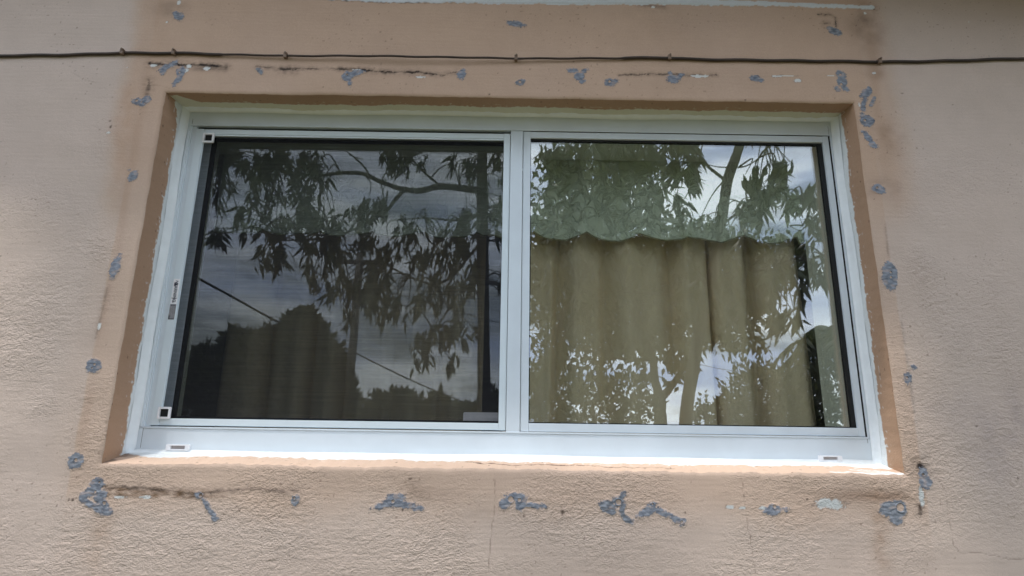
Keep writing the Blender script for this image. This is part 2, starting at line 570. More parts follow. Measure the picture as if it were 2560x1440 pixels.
SPECKS = [(2256, 234, 6, 3), (172, 1250, 3, 5), (182, 1250, 4, 7), (55, 167, 2, 2), (403, 336, 4, 3.5), (275, 303, 5, 3), (278, 318, 3, 7), (350, 286, 2, 2), (808, 219, 2.5, 2.5),
          (1044, 216, 2.5, 5), (1244, 183, 2, 2), (1372, 226, 2, 2), (1223, 236, 2.5, 3), (1864, 250, 3, 3), (2190, 233, 2, 2), (2205, 291, 2, 2), (2160, 662, 3, 6),
          (2545, 1196, 3, 5), (2185, 498, 2, 2), (1325, 173, 5, 1.5), (1405, 1280, 5, 12), (1310, 1290, 3, 7), (1024, 1197, 7, 3), (1436, 1234, 2, 2), (2300, 1268, 4, 8),
          (1007, 1275, 3, 6), (600, 1276, 4, 4), (590, 1268, 3, 3), (142, 1264, 3, 3), (181, 1073, 3, 2), (2442, 1066, 4, 3), (2018, 1248, 3, 4), (1713, 1281, 3, 3), (1460, 1345, 3, 5),
          (2060, 1145, 1, 1), (100, 1235, 2, 2), (2140, 660, 2, 5), (265, 861, 2, 2), (212, 668, 1, 1), (2382, 262, 2, 1), (370, 1150, 3, 2), (660, 1050, 1, 1)]
def surround(X, Z):
    e = .012 * pn(X, Z, .25, None, 50) + .004 * pn(X, Z, .03, None, 51)
    up = ss(.62, .82, Z + .05 * pn(X, Z, .15, None, 52))
    crisp = ss(-.004, .004, X + 1.045 - e * .35) * ss(.004, -.004, X - 1.016 - e * .35)
    wide = ss(-.03, .03, X + 1.10 - e * 1.5) * ss(.05, -.05, X - 1.09 - e * 2)
    b = ss(-.06, .05, Z - (-.095 + e * 3))
    return np.maximum(crisp * (.6 + .4 * up), wide * (.12 + .78 * up)) * (.12 + .88 * b)
def paint(X, Z):
    e1 = fbm(X, Z, .3, 5, 60)
    e2 = fbm(X, Z, .06, 4, 61)
    col = np.ones(X.shape + (3,)) * OUTER
    sm = surround(X, Z)
    col = lerp(col, TAN, sm)
    # faded patches, pinker and yellower
    col = col * (1 + .07 * e1 + .05 * e2)[..., None]
    col = lerp(col, OUTER * np.array([1.02, .97, .98]), np.clip(.5 * fbm(X, Z, .5, 3, 62), 0, 1) * .6)
    # brush-thin streaks running down the surround's edges
    st = np.exp(-((X + 1.035) / .02) ** 2) * ss(-.2, .1, Z) + np.exp(-((X - 1.045) / .03) ** 2) * ss(.55, .8, Z) * ss(-.1, .1, Z)
    st = st * np.clip(.55 + .9 * pn(X, Z, .03, .16, 63) + .4 * e2, 0, 1)
    col = lerp(col, np.array(srgb(140, 104, 74)), st * .17)
    # dirty band under the sill
    def px(n): return at(*n, 0)
    zb = px((400, 1232))[2]
    band = ss(.016, .004, np.abs(Z - zb) - .008 * pn(X, Z, .05, None, 64)) * ss(px((262, 1230))[0] - .01, px((285, 1230))[0], X) * ss(px((620, 1230))[0], px((480, 1230))[0], X)
    col = lerp(col, np.array(srgb(112, 88, 66)), band * np.clip(.55 + .7 * pn(X, Z, .02, .008, 65), 0, 1))
    band2 = ss(.03, .0, np.abs(Z - (zb - .0))) * ss(px((600, 1230))[0], px((2150, 1230))[0] + 9, X) * 0
    bx = ss(px((1950, 1250))[0], px((2200, 1250))[0], X) * ss(px((2300, 1250))[0], px((2240, 1250))[0], X) * np.exp(-((Z - px((2150, 1240))[2]) / .014) ** 2)
    col = lerp(col, np.array(srgb(104, 76, 54)), bx * .55)
    # dirt clouds, plus soft tree shade painted in at lower right
    for (qx, qy, rx, rz, k, c) in ((2210, 470, .05, .03, .30, (92, 68, 52)), (2225, 340, .04, .05, .35, (120, 90, 62)), (2170, 80, .05, .06, .35, (96, 76, 62)), (430, 20, .05, .03, .35, (90, 78, 66)),
                                (2150, 50, .03, .02, .4, (80, 70, 62)), (520, 172, .05, .008, .55, (60, 52, 46)), (2480, 1120, .05, .10, .18, (120, 112, 120)), (2380, 1020, .10, .05, .12, (126, 116, 122)),  # last pair: painted tree shade
                                (1040, 1230, .04, .02, .4, (112, 92, 76)), (1110, 1238, .05, .015, .25, (100, 84, 72)), (600, 1345, .0, .0, 0, (0, 0, 0)), (250, 1330, .03, .10, .3, (160, 125, 95)),
                                (2200, 1350, .02, .12, .35, (150, 118, 90)), (2215, 1290, .04, .03, .3, (140, 110, 84)), (310, 300, .035, .12, .25, (165, 125, 88)), (285, 480, .03, .08, .22, (170, 130, 90)),
                                (2190, 183, .025, .02, .4, (120, 92, 66)), (50, 620, .2, .02, .12, (150, 138, 128)), (2560, 1050, .06, .10, .2, (110, 100, 110)), (1380, 1270, .0, .0, 0, (0, 0, 0))):  # the grey one at the right edge is painted tree shade
        if rx <= 0: continue
        c0 = at(qx, qy, 0)
        g = np.exp(-((X - c0[0]) / rx) ** 2 - ((Z - c0[2]) / rz) ** 2) * np.clip(.8 + 1.1 * fbm(X, Z, .04, 4, 70), 0, 1.4)
        col = lerp(col, np.array(srgb(*c)), np.clip(g * k, 0, 1))
    # mould and black lines
    nz = pn(X, Z, .012, .006, 71)
    nl = pn(X, Z, .05, .02, 72)
    for pts, w, k in MOLD:
        d = seg_dist(X, Z + .0028 * pn(X, Z * 0, .018, .02, 82) + .0014 * pn(X, Z * 0, .006, .02, 83), W2(pts)) * 1000
        a = ss(w * 1.5 * np.clip(1 + 1.3 * nl, .35, 3), w * .3, d + 2.6 * nz + 1.8 * pn(X, Z, .005, None, 74))
        halo = np.exp(-(d / (w * 4)) ** 2) * .22 * np.clip(1 + nz * 1.5, 0, 2)
        col = lerp(col, np.array(srgb(40, 31, 28)), np.clip(a * k * .85 + halo * k * 1.6, 0, 1) * np.clip(.95 + .9 * pn(X, Z, .035, .012, 84), .25, 1))
    for pts, w, k in CRACKS:
        wob = .0025 * pn(X, Z, .02, None, 75)
        d = seg_dist(X + wob, Z + .5 * wob, W2(pts)) * 1000
        a = ss(1.3 * w + .6, .1, d) * k * .8 * np.clip(.7 + 1.3 * nl, .15, 1)
        col = lerp(col, np.array(srgb(88, 66, 52)), a)
    for qx, qy, rx, ry in CHIPS:
        c0 = at(qx, qy, 0)
        d = np.hypot((X - c0[0]) * 1000 / rx, (Z - c0[2]) * 1000 / ry) + .45 * pn(X, Z, .012, None, 76) + .25 * pn(X, Z, .004, None, 77)
        a = ss(1.1, .85, d)
        rim = ss(1.35, 1.05, d) * (1 - a)
        col = lerp(col, np.array(srgb(90, 78, 70)), rim * .45)
        col = lerp(col, np.array(srgb(208, 208, 204)) if qy < 1000 else np.array(srgb(190, 192, 190)), a)
    for qx, qy, rx, ry in SPECKS:
        c0 = at(qx, qy, 0)
        d = np.hypot((X - c0[0]) * 1000 / max(rx * .75, 1.5), (Z - c0[2]) * 1000 / max(ry * .75, 1.5)) + .7 * nz
        col = lerp(col, np.array(srgb(58, 44, 36)), ss(1.3, .5, d) * .75)
    # random fly specks
    rs = np.random.RandomState(21)
    sp = ss(.66, .74, pn(X, Z, .0085, .008, 78)) * ss(.1, .4, pn(X, Z, .3, None, 79) + .12)
    col = lerp(col, np.array(srgb(92, 70, 56)), sp * .45)
    # white plaster scar of the old awning near the top
    up = W2([(700, -6), (860, -4), (1000, -2), (1400, 2), (1700, 5), (1950, 11), (2180, 19)])
    d = seg_dist(X, Z, up) * 1000
    ex = 12 - 6 * ss(at(1600, 0, 0)[0], at(2150, 0, 0)[0], X)
    ex = ex * ss(at(690, 0, 0)[0], at(1000, 0, 0)[0], X) + 3.0 * pn(X, Z, .03, None, 80) + 2.6 * pn(X, Z, .010, None, 81)
    a = ss(.8, -.8, d - ex)
    rim = ss(5, 0, np.abs(d - ex)) * ss(at(1250, 0, 0)[0], at(1000, 0, 0)[0], X) * np.clip(.5 + nz, 0, 1)
    col = lerp(col, np.array(srgb(200, 203, 204)) * 1.0, a)
    col = lerp(col, np.array(srgb(45, 40, 38)), rim * .8)
    # white paint that slipped past the corner bottom right
    return np.clip(col, .01, .95)
def extra_relief(X, Z):
    h = 0
    up = W2([(700, -6), (1000, -2), (1700, 5), (2180, 19)])
    h = h + .0022 * ss(11, 5, seg_dist(X, Z, up) * 1000) * ss(-.35, -.1, X)
    for pts, w, k in CRACKS:
        h = h - .0006 * ss(2.2, .4, seg_dist(X, Z, W2(pts)) * 1000) * k
    return h

house = empty('house', (0, 0.15, -1.5), 'peach stucco house front with grey putty patches all around its white window', 'house')

def axis_coords(lo, hi, d_lo, d_hi, step, fixed):
    a = list(np.arange(d_lo, d_hi, step))
    # snap nearest samples to fixed lines
    for f in fixed:
        i = int(np.argmin([abs(v - f) for v in a]))
        a[i] = f
    s, v = step * 1.5, a[-1]
    while v < hi:
        v = min(v + s, hi)
        a.append(v)
        s *= 1.35
    s, v = step * 1.5, a[0]
    pre = []
    while v > lo:
        v = max(v - s, lo)
        pre.append(v)
        s *= 1.35
    return np.array(pre[::-1] + a)
STEP = .0026
xs = axis_coords(-5.5, 5.5, -1.56, 1.58, STEP, (OX0, OX1))
zs = axis_coords(-1.5, 1.82, -.30, 1.40, STEP, (OZ0, OZ1))
GX, GZ = np.meshgrid(xs, zs)
ny, nx = GX.shape
H = relief(GX, GZ) + extra_relief(GX, GZ)
COL = np.concatenate([paint(GX, GZ), roughness_mask(GX, GZ)[..., None]], -1)
# rounded, slightly wavy arris round the opening
dx = np.maximum(np.maximum(OX0 - GX, GX - OX1), 0)
dz = np.maximum(np.maximum(OZ0 - GZ, GZ - OZ1), 0)
dd = np.hypot(dx, dz)
inside = (GX > OX0 + 1e-6) & (GX < OX1 - 1e-6) & (GZ > OZ0 + 1e-6) & (GZ < OZ1 - 1e-6)
fall = np.exp(-dd / .02)
PX = GX + np.where(GX < 0, edge_wob(GZ, 90), edge_wob(GZ, 93)) * fall * (np.abs(GX) > .9) * ((GZ < 1.02) & (GZ > -.01))
PZ = GZ + np.where(GZ < .5, edge_wob(GX, 96) * 2.2, edge_wob(GX, 99)) * fall * (np.abs(GX) < .985)
def edge_round(d):
    return .0035 * np.exp(-d / .0035)
Y = -H * (1 - .75 * np.exp(-dd / .01)) + edge_round(dd)
V = np.stack([PX, Y, PZ], -1).reshape(-1, 3)
idx = np.arange(ny * nx).reshape(ny, nx)
q = np.stack([idx[:-1, :-1], idx[:-1, 1:], idx[1:, 1:], idx[1:, :-1]], -1)
cin = inside[:-1, :-1] | inside[:-1, 1:] | inside[1:, 1:] | inside[1:, :-1]
cx_ = (GX[:-1, :-1] + GX[1:, 1:]) / 2
cz_ = (GZ[:-1, :-1] + GZ[1:, 1:]) / 2
hole = (cx_ > OX0) & (cx_ < OX1) & (cz_ > OZ0) & (cz_ < OZ1)
F = q[~hole].reshape(-1, 4)
used = np.zeros(ny * nx, bool)
used[F.ravel()] = True
remap = np.cumsum(used) - 1
wall = mesh_np('stucco_face', V[used], remap[F], M_WALL, house, True, COL.reshape(-1, 4)[used])

# reveal faces: u along the side, v into the wall
def reveal(name, side):
    n_v = 48
    vv = np.linspace(0, 1, n_v) ** 1.3 * .155
    if side in 'LR':
        u = np.linspace(OZ0, OZ1, 400)
        U, VV = np.meshgrid(u, vv)
        x0 = OX0 if side == 'L' else OX1
        sgn = 1 if side == 'L' else -1
        base = x0 + (edge_wob(U, 90) if side == 'L' else edge_wob(U, 93)) * 1.0
        rel = .0012 * pn(U, VV, .20, .1, 110 + ord(side)) + .0004 * pn(U, VV, .02, .02, 111) + .00025 * pn(U, VV, .008, .008, 112)
        Xc = base + sgn * rel * ss(0, .01, VV) - sgn * 0
        Zc = U + .10 * VV * (U - OZ0) / (OZ1 - OZ0)
        # the jamb runs on behind the corners
        P = np.stack([Xc, VV + .0035 - .002 * ss(0, .004, VV), Zc], -1)
    else:
        u = np.linspace(OX0, OX1, 760)
        U, VV = np.meshgrid(u, vv)
        if side == 'B':
            base = OZ0 + edge_wob(U, 96) * 2.2
            rel = .0012 * pn(U, VV, .16, .08, 120) + .0004 * pn(U, VV, .02, .012, 121)
            Zc = base + rel * ss(0, .01, VV) + .235 * VV * ss(0, .006, VV)
            Zc = Zc - .0 
        else:
            base = OZ1 + edge_wob(U, 99)
            rel = .0012 * pn(U, VV, .2, .08, 130) + .0004 * pn(U, VV, .02, .012, 131)
            Zc = base - rel * ss(0, .01, VV) + .10 * VV
        P = np.stack([U, VV + .0035 - .002 * ss(0, .004, VV), Zc], -1)
    # paint
    col = np.ones(U.shape + (3,)) * PEACH * (.97 if side != 'B' else 1.0)
    if side == 'B': col = np.ones(U.shape + (3,)) * np.array(srgb(208, 180, 158))
    col = col * (1 + .05 * fbm(U, VV, .1, 4, 140 + ord(side)))[..., None]
    # white paint lapping out from the frame, with a ragged brushed edge
    wv = {'L': .036, 'R': .044, 'T': .050, 'B': .046}[side]
    edge = DEP - wv + .006 * pn(U, VV * 0, .12, .12, 150 + ord(side)) + .0035 * pn(U, VV * 0, .02, .02, 151) + .002 * pn(U, VV, .008, .004, 152)
    if side == 'B': edge = edge - .02 * ss(.90, .97, U) + .02 * ss(-.90, -.965, U)
    if side == 'T': edge = edge - .04 * ss(-.90, -.96, U)
    if side == 'L': edge = edge - .03 * ss(.93, 1.0, U) * np.clip(.5 + pn(U, VV, .02, None, 155), 0, 1)
    a = ss(-.0015, .0015, VV - edge)
    chips = ss(.52, .6, pn(U, VV, .012, .008, 156)) * ss(.03, .0, edge - VV)
    a = np.maximum(a, chips * .8)
    wcol = WHITE if side != 'T' else np.array(srgb(214, 212, 190))  # head's white yellowed: bounce light put into the colour
    col = lerp(col, wcol, a)
    sp = ss(.70, .78, pn(U, VV, .011, .011, 157 + ord(side)))
    col = lerp(col, np.array(srgb(70, 50, 40)), sp * .6 * (1 - a))
    if side == 'B':
        # long crack in the sill
        pts = [(-.1, .058), (-.055, .045), (.05, .038), (.12, .045), (.18, .05), (.24, .038), (.42, .03)]
        d = seg_dist(U + .003 * pn(U, VV, .02, None, 158), VV + .004 * pn(U, VV, .015, None, 159), pts)
        col = lerp(col, np.array(srgb(86, 66, 56)), ss(.0034, .0010, d + .0012 * pn(U, VV, .012, None, 164)) * ss(.5, .3, U) * .95)
        P[..., 2] -= .002 * ss(.004, .0005, d)
        dirt = ss(-.955, -.972, U + .02 * pn(U, VV, .02, None, 160)) + ss(.022, .0, np.abs(VV - (edge - .006))) * ss(-.90, -.975, U)
        col = lerp(col, np.array(srgb(92, 76, 66)), np.clip(dirt, 0, 1) * .7)
        # brushed white lines near the right corner
        for (a0, b0) in (((.80, .012), (.972, .002)), ((.86, .03), (.972, .006)), ((.88, .045), (.975, .008))):
            d = seg_dist(U, VV, [a0, b0])
            col = lerp(col, WHITE, ss(.005, .001, d + .002 * pn(U, VV, .01, .004, 161)))
        sc = ss(.62, .74, pn(U, VV, .035, .007, 162))
        col = lerp(col, np.array(srgb(176, 146, 120)), sc * .5 * (1 - a))
    idx = np.arange(U.size).reshape(U.shape)
    q = np.stack([idx[:-1, :-1], idx[:-1, 1:], idx[1:, 1:], idx[1:, :-1]], -1).reshape(-1, 4)
    if side in 'LT': q = q[:, ::-1]
    return mesh_np(name, P.reshape(-1, 3), q, M_WALL, house, True, np.clip(col, .01, .95).reshape(-1, 3))
for nm, s_ in (('reveal_jamb', 'L'), ('reveal_jamb', 'R'), ('reveal_head', 'T'), ('window_sill', 'B')):
    ob = reveal(nm, s_)
    if s_ == 'B': ob['label'] = 'cracked peach sill with white paint brushed along its back edge'

# masonry behind the stucco skin
w_ = MB()
w_.box(-5.5, OX0 - .008, .006, .30, -1.5, 1.80)
w_.box(OX1 + .008, 5.5, .006, .30, -1.5, 1.40)
w_.box(OX0 - .0079, OX1 + .0079, .0065, .2995, OZ1 + .03, 1.60)
w_.box(OX0 - .0079, OX1 + .0079, .0065, .2995, -1.4995, OZ0 - .012)
w_.build('masonry', M_INT, house)
# inner reveal and the room behind the curtains
r_ = MB()
r_.box(.9455, .9825, .185, .2985, .03, .998)
r_.box(-.9825, -.957, .185, .2985, .03, .998)
r_.box(-.9565, .9565, .1855, .298, .966, 1.03)
r_.box(-.9565, .9565, .1855, .298, .02, .085)
r_.build('inner_reveal', M_INT, house)
rm = MB()
rm.box(-3.0, -2.9, .31, 4.0, -1.5, 1.35)
rm.box(2.9, 3.0, .31, 4.0, -1.5, 1.35)
rm.box(-2.899, 2.899, 3.9, 4.0, -1.5, 1.35)
rm.box(-3, 3, .311, 4.0, 1.351, 1.42)
rm.box(-3, 3, .311, 4.0, -1.49, -1.44)
rm.build('room_shell', M_ROOM, house)
# eave: soffit, fascia board and roof slab
ev = MB()
EAVE_Z, EAVE_OUT = 1.64, .30
def eave_slab(zo, zt, y0, y1, x0=-6, x1=6):
    b_ = MB().box(x0, x1, y0, y1, zo, zt)
    for v in b_.bm.verts: v.co.z += -.13 * v.co.x * (abs(v.co.x) < 99)
    return b_
eave_slab(EAVE_Z, EAVE_Z + .02, -EAVE_OUT, .3).build('soffit', M_SOFFIT, house)
eave_slab(EAVE_Z - .02, EAVE_Z + .16, -EAVE_OUT - .025, -EAVE_OUT - .0005).build('fascia', M_SOFFIT, house)
rf = bmesh.new()
me = bpy.data.meshes.new('roof')
a = [rf.verts.new(v) for v in ((-6.1, -EAVE_OUT - .06, EAVE_Z + .96), (6.1, -EAVE_OUT - .06, EAVE_Z - .63), (6.1, 4.3, EAVE_Z - .60), (-6.1, 4.3, EAVE_Z + .98))]
b = [rf.verts.new(v.co + Vector((0, 0, .06))) for v in a]
rf.faces.new(a[::-1]); rf.faces.new(b)
for i in range(4):
    rf.faces.new((a[i], a[(i + 1) % 4], b[(i + 1) % 4], b[i]))
rf.to_mesh(me); rf.free()
link('roof', me, M_ROOF, house)

# ------------------------------------------------------------------ putty patches
def E(px, py, rx, ry, a=0): return ('e', px, py, rx, ry, a)
def S(w, *pts): return ('s', w, pts)
PATCH = [
    [E(445, 40, 17, 11, 35), E(437, 34, 8, 8)],
    [E(420, 166, 24, 7, -25), E(408, 176, 8, 12, 20), E(436, 156, 9, 5, -20)],
    [E(452, 180, 12, 14), E(444, 200, 7, 16, 30), S(3, (440, 208), (436, 214))],
    [E(650, 178, 8, 6, 30), E(645, 174, 4, 3)],
    [E(870, 192, 15, 15), E(893, 183, 18, 7, -18), E(876, 208, 5, 9)],
    [E(343, 254, 13, 10, 25), E(367, 250, 11, 12), E(356, 262, 8, 5)],
    [E(333, 440, 10, 14, 20), E(325, 424, 3, 3)],
    [E(289, 667, 11, 29, 8)],
    [E(234, 914, 17, 18)],
    [E(190, 1153, 18, 17), E(182, 1165, 8, 6)],
    [E(243, 1210, 16, 13), E(233, 1227, 20, 12, -20), E(250, 1240, 15, 15), E(258, 1262, 10, 14, -25), E(270, 1276, 14, 6, 10), E(208, 1240, 9, 10), S(6, (206, 1248), (222, 1258), (240, 1268), (256, 1280), (272, 1283))],
    [E(500, 1240, 10, 6, 20), S(4, (506, 1248), (518, 1262), (530, 1282), (537, 1296)), E(538, 1298, 6, 6)],
    [E(738, 1250, 8, 10)],
    [E(985, 1252, 26, 11, -15), E(1005, 1262, 34, 7, 5), E(955, 1264, 24, 6, -15), E(1046, 1271, 10, 4), E(978, 1242, 10, 6)],
    [E(1266, 1256, 17, 12, -30), E(1302, 1254, 13, 18), E(1285, 1241, 20, 7), S(3.5, (1320, 1262), (1345, 1265), (1361, 1266)), E(1357, 1266, 7, 5)],
    [E(1520, 1267, 20, 14, 20), E(1546, 1254, 13, 11), E(1556, 1240, 5, 9, 25), S(5, (1556, 1262), (1555, 1284), (1566, 1300), (1580, 1303))],
    [E(1618, 1278, 22, 9, -20), E(1630, 1262, 9, 6), S(5.5, (1636, 1272), (1662, 1284), (1688, 1298), (1704, 1304)), E(1705, 1305, 8, 8)],
    [E(1934, 1274, 16, 11, -10), E(1926, 1280, 14, 6), E(1964, 1273, 8, 4)],
    [E(2224, 1272, 24, 16, -10), E(2246, 1272, 18, 20), E(2240, 1296, 15, 14)],
    [E(2306, 1184, 9, 13), E(2312, 1205, 14, 16, 15)],
    [E(2268, 946, 9, 13), E(2282, 918, 6, 5, 40)],
    [E(2224, 690, 19, 40, 5)],
    [E(2196, 473, 16, 12, 15)],
    [E(2164, 235, 17, 11, -35), S(5, (2162, 246), (2157, 262), (2156, 275)), E(2172, 222, 7, 6)],
    [S(3.2, (2186, 246), (2180, 256), (2176, 264))],
    [E(2168, 303, 19, 17, 20), E(2156, 290, 6, 8)],
    [E(2170, 345, 9, 16, -25), E(2182, 362, 12, 9, 40), S(2.5, (2156, 328), (2164, 336))],
    [E(2101, 188, 14, 13), E(2104, 206, 13, 16), E(2092, 223, 8, 6, 40), E(2112, 222, 10, 7, 40)],
    [E(1890, 197, 17, 9, 20), E(1897, 202, 9, 5)],
    [E(1683, 198, 18, 13), E(1698, 192, 13, 6, -25), E(1675, 184, 6, 6)],
    [E(2087, 78, 19, 11, 18), E(2075, 70, 8, 6)],
    [E(1289, 59, 23, 9, 8), E(1305, 63, 9, 6)],
    [E(1153, 187, 11, 14, 10), E(1158, 175, 6, 4)],
    [E(1300, 207, 11, 8), E(1308, 202, 5, 4)],
    [E(1432, 177, 14, 7, 10), E(1448, 192, 13, 13), E(1456, 204, 8, 7), E(1462, 176, 8, 5, -30)],
    [E(1526, 207, 15, 12), E(1538, 202, 8, 6)],
]
HOLES = {1: [], 2: [(449, 181, 4)], 4: [(868, 188, 3)], 5: [(342, 252, 5)], 8: [(236, 911, 4), (230, 920, 3)], 9: [(190, 1150, 5)], 10: [(238, 1230, 4), (260, 1258, 5), (248, 1206, 3)], 11: [(502, 1238, 5)],
         12: [(736, 1245, 4)], 13: [(982, 1254, 5)], 14: [(1277, 1248, 8), (1298, 1250, 5)], 15: [(1546, 1255, 8)], 16: [(1704, 1305, 4), (1631, 1260, 3)], 17: [(1936, 1266, 5)], 18: [(2250, 1269, 11)],
         19: [(2306, 1186, 4)], 20: [(2266, 944, 4)], 21: [(2227, 681, 4), (2227, 693, 4)], 22: [(2192, 470, 4)], 25: [(2162, 301, 5)], 26: [(2170, 355, 3)], 27: [(2100, 188, 4), (2102, 212, 5)], 33: [(1300, 205, 5)],
         35: [(1524, 204, 5)], 3: [], 7: []}
WORDS = {0: 'just below the top edge of the wall, far left', 8: 'round, low on the left of the window', 9: 'round, beside the lower left corner of the opening', 10: 'largest and roughest, at the lower left corner',
         11: 'with a long thin tail, under the sill on the left', 12: 'tiny, under the sill left of centre', 14: 'with two screw rings and a short tail, under the sill centre', 16: 'with a long diagonal tail, under the sill',
         18: 'square, with one big screw ring, at the lower right corner', 21: 'tall lens shaped with two holes, right of the window', 31: 'half-moon shaped, alone above the cable', 30: 'oval, above the cable at upper right'}
def patch_mesh(i, shapes):
    cs = []
    for s in shapes:
        if s[0] == 'e': cs.append((*at(s[1], s[2], 0)[[0, 2]], max(s[3], s[4]) * .001))
        else: cs += [(*at(*p, 0)[[0, 2]], s[1] * .001) for p in s[2]]
    x0 = min(c[0] - c[2] for c in cs) - .008; x1 = max(c[0] + c[2] for c in cs) + .008
    z0 = min(c[1] - c[2] for c in cs) - .008; z1 = max(c[1] + c[2] for c in cs) + .008
    st = .0011
    X, Z = np.meshgrid(np.arange(x0, x1, st), np.arange(z0, z1, st))
    m = np.full(X.shape, -1.0)
    for s in shapes:
        if s[0] == 'e':
            c = at(s[1], s[2], 0); a = math.radians(-s[5])
            u = (X - c[0]) * math.cos(a) + (Z - c[2]) * math.sin(a)
            v = -(X - c[0]) * math.sin(a) + (Z - c[2]) * math.cos(a)
            r = np.hypot(u * 1000 / s[3], v * 1000 / s[4])
            k = (1 - r) * min(s[3], s[4]) * .001
        else:
            k = s[1] * .001 - seg_dist(X, Z, W2(s[2]))
        m = np.maximum(m, k)
    m = m + .0010 + .0030 * pn(X, Z, .016, None, 200 + i) + .0020 * pn(X, Z, .0055, None, 230 + i) + .0010 * pn(X, Z, .0028, None, 240 + i)
    rag = ss(.0, .6, pn(X, Z, .02, None, 260 + i))
    m = m + .0006 - .0015 * rag * ss(.35, .6, pn(X, Z, .006, .003, 280 + i))
    h = ss(.0, .005, m) * (.0006 + .0006 * pn(X, Z, .02, None, 300 + i)) + (.0003 * pn(X, Z, .009, .006, 310 + i) + .0003 * pn(X, Z, .003, None, 311 + i)) * ss(0, .002, m) + .0004 * ss(.0025, .0008, np.abs(m - .0015))
    g = .5 + .5 * pn(X, Z, .012, .006, 320 + i)
    col = lerp(np.ones(X.shape + (3,)) * np.array(srgb(104, 110, 121)) * ((.80, 1.0, 1.15, .92, 1.08)[i % 5]) * (1, 1, .94 if i % 3 == 0 else 1), np.array(srgb(141, 145, 153)), np.clip(g * 1.5 - .25, 0, 1))
    col = lerp(col, np.array(srgb(78, 82, 92)), ss(.2, .6, pn(X, Z, .016, .007, 325 + i)) * .4)
    rim_d = ss(.0028, .0, m) * np.clip(pn(X, Z, .015, None, 340 + i) + .35, 0, 1)
    col = lerp(col, np.array(srgb(70, 72, 82)), rim_d * .7)  # dark rim shading painted into the patch edge
    thin = ss(.2, .55, pn(X, Z, .018, .012, 350 + i)) * .45
    col = lerp(col, np.array(srgb(176, 158, 148)), thin)
    for (hx, hy, r) in HOLES.get(i, []):
        c = at(hx, hy, 0)
        d = np.hypot(X - c[0], Z - c[2]) * 1000 + .6 * pn(X, Z, .004, None, 5)
        h = h + .0016 * ss(1.6, .5, np.abs(d - r)) * .6 - .0030 * ss(r, r * .4, d)
        col = lerp(col, np.array(srgb(38, 38, 44)), ss(r * .85, r * .45, d + .6 * pn(X, Z, .004, None, 6)) * .85)
    # smeared thin at the edges, so the wall's own paint shows through in specks
    cov = ss(-.0016, .0020, m + .0019 * pn(X + .4 * Z, Z, .010, .0045, 365 + i) + .0018 * pn(X, Z, .0032, None, 366 + i))
    col = lerp(paint(X, Z), col, cov)
    y = -relief(X, Z) - extra_relief(X, Z) - .0003 - h
    y = np.where(m < -.0040, y + .0022, y)
    keep = m > -.0048
    idx = np.arange(X.size).reshape(X.shape)
    cell = keep[:-1, :-1] & keep[1:, :-1] & keep[:-1, 1:] & keep[1:, 1:]
    q = np.stack([idx[:-1, :-1], idx[:-1, 1:], idx[1:, 1:], idx[1:, :-1]], -1)[cell]
    used = np.zeros(X.size, bool); used[q.ravel()] = True
    rm_ = np.cumsum(used) - 1
    P = np.stack([X, y, Z], -1).reshape(-1, 3)[used]
    o = mesh_np('putty_patch', P, rm_[q], M_PUTTY, house, True, np.clip(col, .01, .9).reshape(-1, 3)[used])
    o['group'] = 'grey putty patches around the window'
    if i in WORDS: o['label'] = 'grey putty patch, ' + WORDS[i]
for i, sh in enumerate(PATCH):
    patch_mesh(i, sh)

# ------------------------------------------------------------------ cable along the wall
cable = empty('cable', tuple(at(0, 141, -.006)), 'thin dark brown cable clipped to the wall above the window', 'cable')
cp = [(-900, 150), (-500, 143), (-200, 146), (0, 141.5), (150, 140), (240, 137), (310, 134), (380, 135.5), (440, 135), (500, 137), (560, 139), (720, 144), (900, 147), (1120, 149.5), (1300, 151), (1500, 150), (1600, 148.5), (1672, 148), (1740, 151), (1800, 152), (1950, 155), (2050, 156), (2195, 157), (2300, 156), (2400, 154), (2560, 150), (2900, 146), (3500, 150)]
pts, rad = [], []
for i in range(len(cp) - 1):
    for k in range(8):
        t = k / 8
        px_ = cp[i][0] * (1 - t) + cp[i + 1][0] * t
        py_ = cp[i][1] * (1 - t) + cp[i + 1][1] * t + .7 * math.sin(px_ * .05)
        off = .005 + .008 * math.exp(-((px_ - 1050) / 330) ** 2)
        p = at(px_, py_, 0)
        rr = float(relief(np.array([p[0]]), np.array([p[2]]))[0])
        pts.append((p[0], -off - rr, p[2] - (.002 * 0)))
        rad.append(.0042 if px_ < 560 or px_ > 1560 else .0030)
MB().tube(pts, rad, 8).build('wire', M_CABLE, cable, True)
for (cx, cy) in ((310, 134), (438, 135), (716, 143), (1290, 149), (1672, 148), (2195, 157)):
    p = at(cx, cy, 0)
    b_ = MB()
    w = .0045
    b_.prism([(p[0] - w, p[2] + .007), (p[0] + w, p[2] + .008), (p[0] + w * .9, p[2] - .008), (p[0] - w, p[2] - .007)], -.0125, -.0005)
    b_.tube([(p[0] + .001, -.016, p[2] + .006), (p[0] + .001, -.010, p[2] + .006)], .0028, 8)
    o = b_.build('clip', M_CLIP, cable)

# ------------------------------------------------------------------ the window
win = empty('sliding_window', (0, .14, .02), 'white aluminium sliding window with a screened left half and fixed right pane', 'window')
def part(b_, name, m, parent=win, smooth=False, label=None):
    o = b_.build(name, m, parent, smooth)
    if label: o['label'] = label
    return o
FX0, FX1, FZ0, FZ1 = -.9715, .9715, .024, 1.0195      # outer frame
IX0, IX1, IZ0, IZ1 = -.949, .955, .0895, .966           # its inner line
